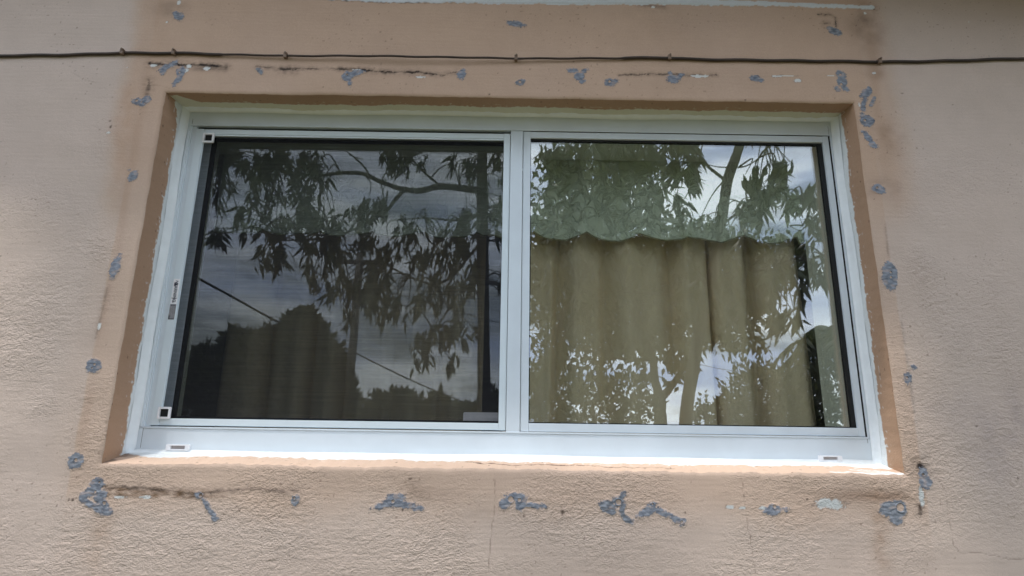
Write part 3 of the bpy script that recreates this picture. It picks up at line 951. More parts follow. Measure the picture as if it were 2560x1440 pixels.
# header, sill panel, jambs
b_ = MB().box(FX0, FX1, DEP, .185, IZ1, FZ1, .0012)
b_.box(IX0 - .0006, .002, DEP - .003, DEP + .001, IZ1 - .0005, IZ1 + .004, .0008)
part(b_, 'header_rail', M_ALU)
b_ = MB().box(FX0 + .0002, FX1 - .0002, DEP, .1848, FZ0, IZ0 - .0045, .0012)
b_.box(IX0, IX1, DEP - .0025, .184, IZ0 - .0044, IZ0, .0008)
part(b_, 'sill_rail', M_ALU)
b_ = MB().box(FX0 + .0004, IX0 - .001, DEP + .0016, .1846, IZ0 - .004, IZ1, .001)
b_.box(IX0 - .0115, IX0 - .006, DEP - .0012, DEP + .003, IZ0 + .0005, IZ1 - .0005, .001)
b_.box(IX0 - .0009, -.9365, DEP + .0055, .184, IZ0 + .0005, IZ1 - .0005, .0008)
part(b_, 'jamb', M_ALU)
b_ = MB().box(IX1 + .0012, FX1 - .0004, DEP + .0006, .1846, IZ0 - .004, IZ1, .001)
part(b_, 'jamb', M_ALU)
part(MB().box(.0033, .0395, DEP - .0008, .1847, IZ0 - .0035, IZ1 - .0012, .0012), 'mullion', M_ALU)
# dark seams where the members meet
b_ = MB()
b_.box(IX0 - .0016, IX0 - .0008, DEP - .0003, DEP + .004, IZ0 - .055, IZ0 - .005)
b_.box(IX0 - .0016, IX0 - .0008, DEP - .0003, DEP + .004, IZ1 + .001, IZ1 + .022)
b_.box(IX1 + .0003, IX1 + .0014, DEP - .0002, DEP + .006, IZ0 + .0005, IZ1 - .001)
b_.box(IX1 + .0005, IX1 + .0011, DEP - .0004, DEP + .004, IZ1 + .001, IZ1 + .03)
b_.box(IX1 + .0005, IX1 + .0013, DEP - .0004, DEP + .004, IZ0 - .016, IZ0 - .005)
b_.box(IX0 + .004, .0025, DEP + .0130, DEP + .0135, IZ1 - .0165, IZ1 - .0006)  # black sheet standing in for the shade in the gap above the screen
b_.box(.0396, .0403, DEP + .0002, DEP + .006, IZ1 - .12, IZ1 - .002)
b_.box(.0396, .0403, DEP + .0010, DEP + .006, IZ0 + .001, IZ1 - .13)
b_.box(.0026, .0032, DEP + .0005, DEP + .006, IZ0 + .001, IZ1 - .016)
b_.box(.0405, .953, DEP + .0016, DEP + .006, IZ1 - .0013, IZ1 - .0004)
part(b_, 'seam', M_GAP)
# caulk fillet all round
def caulk():
    n = 5
    bm_ = bmesh.new()
    def rect_path():
        P = []
        c = [(FX0, FZ0), (FX1, FZ0), (FX1, FZ1), (FX0, FZ1)]
        for i in range(4):
            (xa, za), (xb, zb) = c[i], c[(i + 1) % 4]
            L_ = math.hypot(xb - xa, zb - za)
            k = int(L_ / .01)
            for j in range(k):
                t = j / k
                x_, z_ = xa + (xb - xa) * t, za + (zb - za) * t
                nx_, nz_ = ((0, 1), (-1, 0), (0, -1), (1, 0))[i]
                if j == 0:
                    pn_ = ((1, 0), (0, 1), (-1, 0), (0, -1))[i]
                    nx_ = nx_ + pn_[0] ; nz_ = nz_ + pn_[1]
                P.append((x_, z_, nx_, nz_, i))
        return P
    P = rect_path()
    rings = []
    for q_, (x_, z_, nx_, nz_, i) in enumerate(P):
        wob = 1 + .22 * math.sin(q_ * .11) * math.sin(q_ * .037 + 1) + random.uniform(-.05, .05)
        win_ = (.0065, .0085, .010, .011)[i] * wob
        out_ = (.014, .024, .018, .022)[i] * (2 - wob)
        ring = []
        for k in range(n + 1):
            t = k / n
            u = win_ * (1 - t) ** 1.5            # inward over the frame
            v = out_ * t ** 1.5                  # forward along the reveal
            lift = -.0006
            uu = u + (.0015 if k == n else 0) - (.004 if k == n else 0)
            sl = {0: -.235, 1: 0, 2: .10, 3: 0}[i]
            x = x_ + nx_ * uu
            z = z_ + nz_ * uu + (v * sl if i in (0,) else (-v * sl if i == 2 else 0))
            ring.append(bm_.verts.new((x, DEP + lift - v - (.0004 if k == 0 else .0006), z)))
        rings.append(ring)
    m_ = len(rings)
    for a_ in range(m_):
        for k in range(n):
            bm_.faces.new((rings[a_][k], rings[(a_ + 1) % m_][k], rings[(a_ + 1) % m_][k + 1], rings[a_][k + 1]))
    bmesh.ops.recalc_face_normals(bm_, faces=bm_.faces[:])
    me = bpy.data.meshes.new('caulk_bead')
    bm_.to_mesh(me); bm_.free()
    link('caulk_bead', me, M_CAULK, win, True)
caulk()

# fixed right sash
fs = empty('fixed_sash', (.5, .13, .1)); fs.parent = win; fs.location = Vector((.5, .13, .1)) - Vector(win.location)
def world_loc(o):
    v = Vector((0, 0, 0))
    if o.type == 'MESH': return v
    while o is not None:
        v = v + Vector(o.location)
        o = o.parent
    return v
def sash(parent, x0, x1, z0, z1, yf, yb, gx0, gx1, gz0, gz1, mt, lab=None):
    b_ = MB()
    b_.box(x0, gx0, yf, yb, z0, z1, .0009)
    o = part(b_, 'stile', mt, parent)
    part(MB().box(gx1, x1, yf, yb, z0, z1, .0009), 'stile', mt, parent)
    part(MB().box(gx0 + .0003, gx1 - .0003, yf + .0006, yb - .0006, gz1, z1 - .0004, .0009), 'top_rail', mt, parent)
    part(MB().box(gx0 + .0003, gx1 - .0003, yf + .0006, yb - .0006, z0 + .0004, gz0, .0009), 'bottom_rail', mt, parent)
def ringbox(x0, x1, z0, z1, wl, wr, wb, wt_, y0, y1):
    return MB().ring([(x0, z0), (x1, z0), (x1, z1), (x0, z1)], [(x0 + wl, z0 + wb), (x1 - wr, z0 + wb), (x1 - wr, z1 - wt_), (x0 + wl, z1 - wt_)], y0, y1)
sash(fs, .0405, .9535, .0905, .9645, DEP + .0022, .146, .0625, .9365, .1125, .9445, M_ALU)
part(ringbox(.0618, .9372, .1118, .9452, .002, .0115, .003, .0055, DEP + .010, DEP + .0150), 'gasket', M_RUBBER, fs)
part(MB().box(.0622, .9368, .1262, .1312, .1122, .9448), 'glass', M_GLASS, fs)
part(ringbox(.0619, .9371, .1119, .9451, .004, .0115, .004, .0055, .1315, .1335), 'gasket', M_RUBBER, fs)

# sliding left sash, one track further in
ls = empty('sliding_sash', (-.45, .16, .1)); ls.parent = win; ls.location = Vector((-.45, .16, .1)) - Vector(win.location)
sash(ls, -.9485, .036, .092, .9635, .1500, .178, -.9055, -.012, .112, .9480, M_ALU)
part(ringbox(-.9062, -.0113, .1113, .9487, .014, .007, .006, .012, .1512, .1560), 'gasket', M_RUBBER, ls)
part(MB().box(-.9057, -.0118, .1561, .1611, .1118, .9482), 'glass', M_GLASS, ls)
p0, p1 = at(1158, 1030, .15), at(1246, 1056, .15)
b_ = MB().prism(rrect(p0[0], -.0125, .1125, p0[2], .004), .1552, .1558)
part(b_, 'glass_label', M_LABEL, ls, label='blank pale sticker in the lower right corner of the left pane')

# insect screen
sc = empty('insect_screen', (-.46, .12, .1)); sc.parent = win; sc.location = Vector((-.46, .12, .1)) - Vector(win.location)
sx0, sx1, sz0, sz1 = -.9355, .0025, .0925, .9565
fw = .0195
yf, yb = DEP + .0022, DEP + .012
part(MB().box(sx0, sx0 + fw + .003, yf, yb, sz0, sz1, .0012), 'screen_stile', M_SCREENFR, sc)
part(MB().box(sx1 - fw, sx1, yf, yb, sz0, sz1, .0012), 'screen_stile', M_SCREENFR, sc)
part(MB().box(sx0 + fw + .0033, sx1 - fw - .0003, yf + .0008, yb, sz1 - fw + .003, sz1 - .0004, .0012), 'screen_rail', M_SCREENFR, sc)
part(MB().box(sx0 + fw + .0033, sx1 - fw - .0003, yf + .0008, yb, sz0 + .0004, sz0 + fw - .001, .0012), 'screen_rail', M_SCREENFR, sc)
part(MB().box(sx0 + .012, sx1 - .010, yb - .0032, yb - .0028, sz0 + .01, sz1 - .01), 'mesh', M_MESH, sc)
b_ = MB()
b_.box(sx0 + fw + .0032, sx0 + fw + .0055, yf + .0022, yb - .0035, sz0 + fw, sz1 - fw, .0005)
b_.box(sx0 + fw + .006, sx1 - fw - .0005, yf + .0022, yb - .0035, sz1 - fw - .002, sz1 - fw + .0025, .0005)
part(b_, 'spline', M_SCREENFR, sc)
for (ax, ay, bx, by) in ((505, 331, 535, 356), (393, 1016, 425, 1048)):
    q0, q1 = at(ax, by, DEP - .004), at(bx, ay, DEP - .004)
    cxm, czm = (q0[0] + q1[0]) / 2, (q0[2] + q1[2]) / 2
    hw, hh = .0165, .0155
    o = part(MB().ring(rrect(cxm - hw, cxm + hw, czm - hh, czm + hh, .003), rrect(cxm - hw + .0052, cxm + hw - .0052, czm - hh + .0052, czm + hh - .0052, .0015), DEP - .0035, DEP + .0021), 'corner_clip', M_PLASTIC, sc)
    part(MB().box(cxm - hw + .0056, cxm + hw - .0056, DEP + .0012, DEP + .0019, czm - hh + .0056, czm + hh - .0056), 'clip_pocket', M_GAP, sc)

# warning sticker on the screen's left stile
def sticker():
    p_t, p_b = at(441, 697, yf), at(421, 799, yf)
    x0, x1 = sx0 + .0030, sx0 + .0205
    zt, zb = p_t[2], p_b[2]
    y = yf - .0003
    st = part(MB().box(x0, x1, y - .0001, y + .0002, zb, zt), 'warning_sticker', M_PLASTIC, sc, label='small white warning sticker on the left stile of the screen')
    Ls = zt - zb
    b_ = MB()
    yy = y - .0004
    xm = (x0 + x1) / 2
    def tri(z, s):
        b_.prism([(xm - s * .5, z - s * .5), (xm - s * .5, z + s * .5), (xm + s * .5, z)], yy, yy + .0002)
    tri(zt - Ls * .14, .012)
    b_.box(x0 + .001, x1 - .001, yy, yy + .0002, zb + Ls * .515, zb + Ls * .53)
    b_.tube([(xm - .003, yy, zt - Ls * .04), (xm + .004, yy, zt - Ls * .06), (xm, yy, zt - Ls * .075)], .0006, 5)
    tz = zb + Ls * .44
    b_.tube([(xm - .003, yy, tz + .004), (xm + .004, yy, tz), (xm - .003, yy, tz - .004), (xm - .003, yy, tz + .004)], .0005, 5)
    b_.box(x0 + .0006, x1 - .0006, yy, yy + .0002, zb + .0005, zb + Ls * .37)
    b_.build('sticker_print', M_INK, sc)
    b_ = MB()
    for k in range(5):
        xx = x1 - .0028 - k * .0030
        b_.box(xx - .0006, xx + .0002, yy - .0002, yy - .0001, zb + .003 + (.008 if k == 4 else 0), zb + Ls * .355 - (k % 2) * .002)
    b_.build('sticker_lines', M_LABEL, sc)
    cu = bpy.data.curves.new('warning', 'FONT')
    cu.body = 'WARNING'
    cu.size = .0125
    cu.align_x = 'CENTER'; cu.align_y = 'CENTER'
    cu.offset = .0003
    to = bpy.data.objects.new('tmp', cu)
    C.objects.link(to)
    dg = bpy.context.evaluated_depsgraph_get()
    me = bpy.data.meshes.new_from_object(to.evaluated_get(dg))
    bpy.data.objects.remove(to)
    # text faces -y, runs downwards
    T = Matrix.Translation((xm, yy - .0001, zb + Ls * .68)) @ Matrix(((0, 1, 0, 0), (0, 0, -1, 0), (-1, 0, 0, 0), (0, 0, 0, 1)))
    me.transform(T)
    link('sticker_lettering', me, M_INK, sc)
sticker()

# weep-hole covers on the sill rail
def weep(px, py, lab):
    c = at(px, py, DEP - .003)
    x, z = c[0], c[2]
    e_ = MB()
    e_.ring(rrect(x - .031, x + .031, z - .0078, z + .0078, .0035), rrect(x - .0185, x + .0185, z - .0042, z + .0046, .001), DEP - .0062, DEP - .0005)
    e_.box(x - .0195, x + .0195, DEP - .0088, DEP - .0060, z + .0044, z + .0062, .0004)
    e_.tube([(x - .0255, DEP - .0070, z), (x - .0255, DEP - .0060, z)], .0022, 10)
    e_.tube([(x + .0255, DEP - .0070, z), (x + .0255, DEP - .0060, z)], .0022, 10)
    o = part(e_, 'weep_hole_cover', M_PLASTIC)
    o['label'] = lab
    MB().box(x - .0186, x + .0186, DEP - .0014, DEP - .0006, z - .0043, z + .0047).build('slot', M_SLOT, o)
weep(445.5, 1118.5, 'small white slotted cover near the left end of the sill rail')
weep(2075, 1146.5, 'small white slotted cover near the right end of the sill rail')

# ------------------------------------------------------------------ curtains behind the glass
def drape(name, x0, x1, z0, z1, yb, amp, per, m, label, cat, seed, bottom=None, group=None, nz=60, flare=0.0):
    n = int((x1 - x0) / .004)
    U, T = np.meshgrid(np.linspace(0, 1, n), np.linspace(0, 1, nz))
    X0 = x0 + (x1 - x0) * U
    ph = X0 / per * 2 * np.pi + 2.8 * pn(X0, X0 * 0, .30, None, seed) + .45 * pn(X0, T, .3, .7, seed + 4)
    fold = np.sin(ph) + .35 * np.sin(2.1 * ph + seed) + .5 * pn(X0, T, .12, .9, seed + 1)
    fold = fold + .45 * pn(X0, T, .06, 1.2, seed + 7)
    Yc = yb + amp * fold * (.7 + .3 * T) + .002 * pn(X0, T, .04, .3, seed + 2)
    zt = z1
    zbv = z0 if bottom is None else bottom(X0)
    Zc = zt + (zbv - zt) * T
    Xc = X0 + .35 * amp * np.cos(ph) + flare * T * (U - .5) * 2
    P = np.stack([Xc, Yc, Zc], -1).reshape(-1, 3)
    idx = np.arange(n * nz).reshape(nz, n)
    q = np.stack([idx[:-1, :-1], idx[:-1, 1:], idx[1:, 1:], idx[1:, :-1]], -1).reshape(-1, 4)
    o = mesh_np(name, P, q, m, None, True)
    md = o.modifiers.new('thickness', 'SOLIDIFY'); md.thickness = .0015; md.offset = 0
    tag(o, label, cat, group)
    return o, (Xc[-1], Yc[-1], Zc[-1])
cl, _ = drape('curtain', -.955, -.070, -.9, 1.12, .52, .030, .145, M_CURTAIN, 'dim beige curtain hanging behind the screened left pane', 'curtain', 3, group='beige curtains')
cr, _ = drape('curtain', -.005, .957, -.9, 1.12, .375, .035, .155, M_CURTAIN, 'beige curtain hanging in folds behind the clear right pane', 'curtain', 8, group='beige curtains', flare=.03)
CUSP = [at(px, 590, .335)[0] for px in (-60, 90, 240, 385, 520, 660, 800, 930, 1060, 1195, 1333, 1465, 1597, 1718, 1850, 1985)]
def scallop(x):
    z = np.zeros_like(x) + .690
    for a_, b_ in zip(CUSP[:-1], CUSP[1:]):
        t = (x - a_) / (b_ - a_)
        ok = (t >= 0) & (t < 1)
        z = np.where(ok, .718 - .021 * np.clip(np.sin(np.pi * np.clip(t, 0, 1)), 0, 1) ** .55 - .006 * (1 - t) * np.sin(np.pi * np.clip(t, 0, 1)), z)
    return z
vl, bot = drape('valance', -.945, .945, .70, 1.10, .312, .012, .165, M_VALANCE, 'sage green quilted valance with a scalloped bottom edge above the curtains', 'valance', 8, bottom=scallop)
MB().tube([(bot[0][i], bot[1][i] - .001, bot[2][i]) for i in range(0, len(bot[0]), 2)], .0022, 5).build('hem', M_HEM, vl, True)

# ------------------------------------------------------------------ the yard the glass mirrors
def ground_mat():
    m, nt, b = mat('grass_ground')
    tc = nt.nodes.new('ShaderNodeTexCoord')
    n = nt.nodes.new('ShaderNodeTexNoise'); n.inputs['Scale'].default_value = .8; n.inputs['Detail'].default_value = 8
    nt.links.new(tc.outputs['Object'], n.inputs['Vector'])
    r = nt.nodes.new('ShaderNodeValToRGB')
    r.color_ramp.elements[0].position = .35; r.color_ramp.elements[1].position = .65
    r.color_ramp.elements[0].color = (.07, .075, .035, 1); r.color_ramp.elements[1].color = (.16, .145, .09, 1)
    nt.links.new(n.outputs[0], r.inputs[0]); nt.links.new(r.outputs[0], b.inputs['Base Color'])
    b.inputs['Roughness'].default_value = 1
    return m
g_ = MB().box(-400, 400, -800, 60, -1.56, -1.5)
o = g_.build('ground', ground_mat()); tag(o, kind='structure')
o = MB().box(-400, 400, -34, -27, -1.499, -1.492).build('road', simple('asphalt', (.05, .05, .05), .9, .15, 3)); tag(o, kind='structure')

def leaf_template(L, w, bend=.25):
    # 2 x 4 strip folded at the midrib
    ts = (0, .28, .62, 1.0); ws = (.12, 1.0, .75, .04)
    V = []
    for t, k in zip(ts, ws):
        zc = -bend * L * t * t
        V += [(-w * k / 2, t * L, zc + .12 * w * k), (0, t * L, zc), (w * k / 2, t * L, zc + .12 * w * k)]
    F = []
    for i in range(3):
        a = i * 3
        F += [(a, a + 1, a + 4, a + 3), (a + 1, a + 2, a + 5, a + 4)]
    return np.array(V), np.array(F)
def leaf_cloud(name, bases, dirs, L, w, m, parent, rng, bend=.25, lv=.3, simple_=False):
    """many leaves in one crown mesh; bases (n,3), dirs (n,3)"""
    if simple_:
        T = np.array([(-.5 * w, .35 * L, 0), (0, 0, 0), (.5 * w, .35 * L, 0), (0, L, -bend * L)]); TF = np.array([(0, 1, 2, 3)])
    else:
        T, TF = leaf_template(L, w, bend)
    n = len(bases)
    d = dirs / (np.linalg.norm(dirs, axis=1, keepdims=True) + 1e-9)
    r = rng.normal(size=(n, 3))
    s = np.cross(d, r); s /= (np.linalg.norm(s, axis=1, keepdims=True) + 1e-9)
    u = np.cross(s, d)
    sc_ = 1 + lv * rng.uniform(-1, 1, n)
    P = bases[:, None, :] + sc_[:, None, None] * (T[None, :, 0:1] * s[:, None, :] + T[None, :, 1:2] * d[:, None, :] + T[None, :, 2:3] * u[:, None, :])
    F = (TF[None] + (np.arange(n) * len(T))[:, None, None]).reshape(-1, 4)
    b = rng.uniform(.35, 1.75, n)
    yv = rng.uniform(0, 1, n) ** 3
    c = np.stack([b * (1 + .6 * yv), b * (1 + .25 * yv), b * (1 - .2 * yv)], -1)
    cols = np.repeat(c[:, None, :], len(T), 1).reshape(-1, 3)
    return mesh_np(name, P.reshape(-1, 3), F, m, parent, False, cols)

def whorls(clusters, yv, rng, dens=1.0):
    """clusters: (px, py, rx, ry, n) in the mirrored view; returns whorl centres"""
    cs = []
    for (px, py, rx, ry, n) in clusters:
        for k in range(int(n * dens + .5)):
            a, r = rng.uniform(0, 2 * np.pi), math.sqrt(rng.uniform(0, 1))
            cs.append(mir(px + rx * r * math.cos(a), py + ry * r * math.sin(a), rng.uniform(*yv)))
    return cs
def hang(cs, rng, n=(9, 15), L=.18):
    B, D = [], []
    for c in cs:
        tilt = rng.normal(size=3) * .35
        for k in range(rng.randint(*n)):
            a = rng.uniform(0, 2 * np.pi)
            sp = rng.uniform(.05, .75)
            d = np.array([math.cos(a) * sp + tilt[0], math.sin(a) * sp + tilt[1], -1.0 + .3 * rng.normal()])
            B.append(np.array(c) + rng.normal(size=3) * .025 + np.array([0, 0, rng.uniform(-.10, .05)]))
            D.append(d)
    return np.array(B), np.array(D)
def limb(paths, name, parent, n=9):
    b_ = MB()
    for pts_, r0, r1 in paths:
        P = [Vector(p) for p in pts_]
        # smooth by subdividing
        Q = []
        for i in range(len(P) - 1):
            p0_, p1_, p2_, p3_ = P[max(i - 1, 0)], P[i], P[i + 1], P[min(i + 2, len(P) - 1)]
            for k in range(5):
                t = k / 5
                Q.append(.5 * ((2 * p1_) + (p2_ - p0_) * t + (2 * p0_ - 5 * p1_ + 4 * p2_ - p3_) * t * t + (3 * p1_ - p0_ - 3 * p2_ + p3_) * t ** 3))
        Q.append(P[-1])
        m_ = len(Q)
        rr = [(r0 + (r1 - r0) * i / (m_ - 1)) * (1 + random.uniform(-.06, .06)) for i in range(m_)]
        b_.tube(Q, rr, n)
    return b_.build(name, M_BARK, parent, True)
def twigs(cs, skel, b_paths, rng, maxd=1.6):
    for c in cs:
        c = Vector(c)
        best = min(skel, key=lambda s: (s - c).length)
        if (best - c).length > maxd or (best - c).length < .08: 
            best = c + Vector((rng.normal() * .15, rng.normal() * .15, .35))
        mid = (best + c) / 2 + Vector((rng.normal() * .05, rng.normal() * .05, .06 + abs(rng.normal()) * .05))
        b_paths.append(([best, mid, c], .011, .0035))

rng = np.random.RandomState(4)
# tree A: the trunk mirrored at the right of the left pane
YA = 5.6
tA = empty('mango_tree', tuple(mir(1208, 1500, YA).xy) + (-1.5,), 'tall mango tree with long drooping leaves, its trunk mirrored in the screened left pane', 'tree', 'mango trees in the yard')
gA = mir(1208, 1500, YA)
trunkA = [(gA.x, gA.y, -1.6), mir(1210, 1250, YA), mir(1209, 1000, YA), mir(1208, 760, YA), mir(1207, 560, YA), mir(1206, 450, YA), mir(1205, 350, YA), mir(1200, 150, YA), mir(1185, -100, YA)]
pathsA = [(trunkA, .09, .06),
    ([mir(1205, 470, YA), mir(1150, 463, YA), mir(1095, 459, YA), mir(1050, 470, YA), mir(1005, 468, YA)], .048, .036),
    ([mir(1005, 468, YA), mir(950, 450, YA), mir(905, 430, YA), mir(850, 428, YA), mir(780, 434, YA), mir(690, 420, YA), mir(560, 400, YA), mir(420, 350, YA + .3)], .032, .014),
    ([mir(1008, 470, YA), mir(985, 495, YA), mir(960, 525, YA), mir(900, 560, YA), mir(820, 590, YA), mir(700, 600, YA)], .026, .010),
    ([mir(1100, 460, YA), mir(1075, 438, YA), mir(1050, 415, YA), mir(1020, 380, YA), mir(960, 300, YA)], .016, .010),
    ([mir(925, 440, YA), mir(905, 410, YA), mir(882, 390, YA), mir(858, 370, YA), mir(800, 300, YA)], .013, .007),
    ([mir(905, 395, YA), mir(890, 392, YA), mir(870, 385, YA)], .007, .004),
    ([mir(1205, 600, YA), mir(1170, 640, YA), mir(1130, 690, YA), mir(1080, 710, YA), mir(1020, 690, YA), mir(960, 660, YA)], .022, .010),
    ([mir(1205, 700, YA), mir(1160, 720, YA), mir(1120, 770, YA), mir(1080, 830, YA), mir(1055, 860, YA)], .016, .006),
    ([mir(1207, 520, YA), mir(1150, 545, YA), mir(1060, 540, YA), mir(1000, 545, YA)], .018, .008),
    ([mir(1204, 300, YA), mir(1100, 200, YA), mir(950, 100, YA), mir(800, 40, YA)], .05, .02),
    ([mir(1204, 250, YA), mir(1300, 120, YA), mir(1420, 20, YA)], .045, .02),
]
clA = [(600, 400, 60, 45, 8), (560, 470, 30, 50, 3), (690, 420, 70, 55, 12), (740, 520, 70, 60, 10), (650, 490, 40, 40, 4), (540, 575, 18, 30, 3), (680, 630, 45, 32, 5), (790, 560, 60, 50, 9), (860, 600, 70, 50, 9),
       (800, 660, 60, 30, 4), (770, 440, 50, 60, 6), (925, 520, 50, 35, 6), (985, 395, 45, 30, 7), (1040, 385, 20, 25, 2), (1160, 395, 35, 45, 5), (900, 690, 50, 50, 7), (960, 740, 45, 60, 8), (930, 620, 50, 50, 6),
       (1030, 590, 70, 45, 7), (1120, 570, 55, 60, 7), (1070, 660, 60, 40, 5), (1165, 660, 35, 80, 6), (1100, 740, 50, 40, 5), (1050, 870, 25, 35, 3), (1090, 840, 30, 40, 3), (1150, 800, 35, 50, 4), (730, 370, 70, 25, 6),
       (1235, 480, 25, 130, 7), (820, 710, 30, 30, 3), (860, 780, 25, 20, 2), (1130, 900, 15, 20, 1), (1020, 760, 40, 30, 3), (1180, 560, 30, 60, 4), (640, 560, 60, 30, 3), (590, 540, 30, 30, 2),
       # beyond the glass: crown above and to the sides
       (600, 200, 300, 130, 36), (1000, 150, 280, 130, 34), (1350, 150, 250, 150, 30), (350, 400, 130, 140, 14), (1280, 600, 25, 200, 6), (900, -100, 400, 150, 40)]
cA = whorls(clA, (YA - .5, YA + .7), rng, 2.1)
skA = [Vector(p) for pts_, _, _ in pathsA[1:] for p in pts_]
nA = len(pathsA)
twigs(cA, skA, pathsA, rng)
limb(pathsA[:1], 'trunk', tA, 14)
for p_ in pathsA[1:nA]: limb([p_], 'branch', tA, 8)
limb(pathsA[nA:], 'twigs', tA, 5)['kind'] = 'stuff'
B, D = hang(cA, rng)
leaf_cloud('crown', B, D, .15, .033, M_LEAF, tA, rng, lv=.5)

# tree B: leaning trunk mirrored in the right pane
YB = 4.6
tB = empty('mango_tree', (mir(1716, 1500, YB).x, mir(1716, 1500, YB).y, -1.5), 'leaning mango tree with long drooping leaves, its trunk mirrored in the clear right pane', 'tree', 'mango trees in the yard')
trunkB = [(mir(1716, 1500, YB).x, mir(1716, 1500, YB).y, -1.6), mir(1714, 1250, YB), mir(1712, 1050, YB), mir(1728, 920, YB), mir(1762, 760, YB), mir(1795, 620, YB), mir(1812, 500, YB), mir(1822, 440, YB), mir(1850, 360, YB), mir(1890, 200, YB), mir(1930, -20, YB)]
pathsB = [(trunkB, .068, .048),
    ([mir(1812, 448, YB), mir(1790, 430, YB), mir(1772, 415, YB), mir(1750, 385, YB), mir(1700, 340, YB), mir(1600, 280, YB)], .020, .012),
    ([mir(1830, 417, YB), mir(1800, 416, YB), mir(1770, 410, YB), mir(1735, 405, YB)], .008, .004),
    ([mir(1845, 418, YB), mir(1870, 412, YB), mir(1900, 392, YB), mir(1920, 360, YB), mir(1935, 320, YB)], .008, .005),
    ([mir(1812, 560, YB), mir(1870, 520, YB), mir(1940, 500, YB), mir(2010, 505, YB), mir(2060, 520, YB)], .014, .006),
    ([mir(1985, 505, YB), mir(1995, 530, YB), mir(2008, 565, YB)], .006, .003),
    ([mir(1770, 720, YB), mir(1850, 690, YB), mir(1950, 660, YB), mir(2060, 640, YB)], .014, .006),
    ([mir(1800, 600, YB), mir(1700, 560, YB), mir(1600, 540, YB), mir(1480, 520, YB)], .022, .008),
    ([mir(1760, 760, YB), mir(1680, 740, YB), mir(1560, 730, YB), mir(1450, 720, YB)], .020, .008),
    ([mir(1890, 200, YB), mir(1750, 120, YB), mir(1550, 60, YB)], .035, .015),
    ([mir(1900, 160, YB), mir(2050, 100, YB), mir(2250, 150, YB)], .035, .015),
]
clB = [(1380, 380, 50, 30, 4), (1440, 470, 70, 60, 8), (1560, 470, 70, 60, 8), (1640, 430, 40, 50, 5), (1520, 370, 80, 20, 6), (1620, 370, 60, 20, 5), (1400, 395, 75, 40, 7), (1370, 520, 40, 60, 3), (1500, 430, 80, 70, 10), (1590, 390, 60, 45, 6), (1470, 550, 100, 50, 7), (1600, 540, 50, 55, 5), (1700, 365, 60, 22, 5), (1715, 425, 40, 25, 6),
       (1740, 560, 55, 35, 5), (1700, 500, 30, 20, 2), (1840, 570, 45, 35, 4), (1905, 450, 45, 45, 9), (1955, 420, 30, 30, 4), (1880, 510, 35, 30, 4), (1970, 500, 30, 35, 4), (2030, 500, 25, 30, 3), (2040, 560, 22, 30, 3),
       (2050, 660, 30, 40, 3), (2010, 600, 20, 20, 1), (1950, 690, 70, 50, 6), (1870, 720, 80, 60, 7), (1960, 780, 40, 30, 4), (1620, 680, 100, 60, 6), (1450, 660, 90, 60, 6), (1370, 640, 30, 90, 3),
       (1350, 950, 25, 60, 3), (1380, 880, 40, 40, 3), (1745, 700, 60, 60, 5),
       (1550, 230, 250, 100, 30), (1950, 180, 280, 130, 30), (2300, 350, 150, 200, 20), (2250, 650, 120, 150, 10), (1750, -80, 400, 150, 34)]
cB = whorls(clB, (YB - .4, YB + .9), rng, 1.6)
skB = [Vector(p) for pts_, _, _ in pathsB[1:] for p in pts_]
nB = len(pathsB)
twigs(cB, skB, pathsB, rng)
limb(pathsB[:1], 'trunk', tB, 14)
for p_ in pathsB[1:nB]: limb([p_], 'branch', tB, 8)
limb(pathsB[nB:], 'twigs', tB, 5)['kind'] = 'stuff'
B, D = hang(cB, rng)
leaf_cloud('crown', B, D, .19, .042, M_LEAF, tB, rng, lv=.4)

# unseen branch added in the sun's path to cast soft shade on the wall
over = []
for (px, py, r_, n_) in ((2420, 700, .07, 2), (2530, 730, .08, 2), (2540, 1080, .09, 5), (2450, 1010, .06, 2), (2570, 950, .12, 5), (2330, 600, .06, 2), (2480, 620, .08, 3), (2350, 1230, .05, 1), (30, 980, .06, 1), (150, 620, .03, 1)):
    p = at(px, py, 0)
    for k in range(n_):
        q_ = Vector(p) + SUN_TO * 4.6
        over.append(q_ + Vector((rng.normal() * r_, rng.normal() * r_ * .6, rng.normal() * .2 + .2)))
jt = mir(1930, -20, YB)
ends = [Vector(at(2500, 900, 0)) + SUN_TO * 4.9, Vector(at(1300, 1200, 0)) + SUN_TO * 5.0, Vector(at(80, 900, 0)) + SUN_TO * 4.9]
limb([([jt, jt.lerp(ends[0], .5) + Vector((0, 0, .5)), ends[0]], .05, .02)], 'branch', tB, 8)  # added limbs, out of view, joining the sprays to the tree
limb([([jt, jt.lerp(ends[1], .5) + Vector((0, 0, .9)), ends[1], ends[2]], .045, .012)], 'branch', tB, 8)
B, D = hang(over, rng)
leaf_cloud('shade_sprays', B, D, .19, .042, M_LEAF, tB, rng, lv=.4)['kind'] = 'stuff'

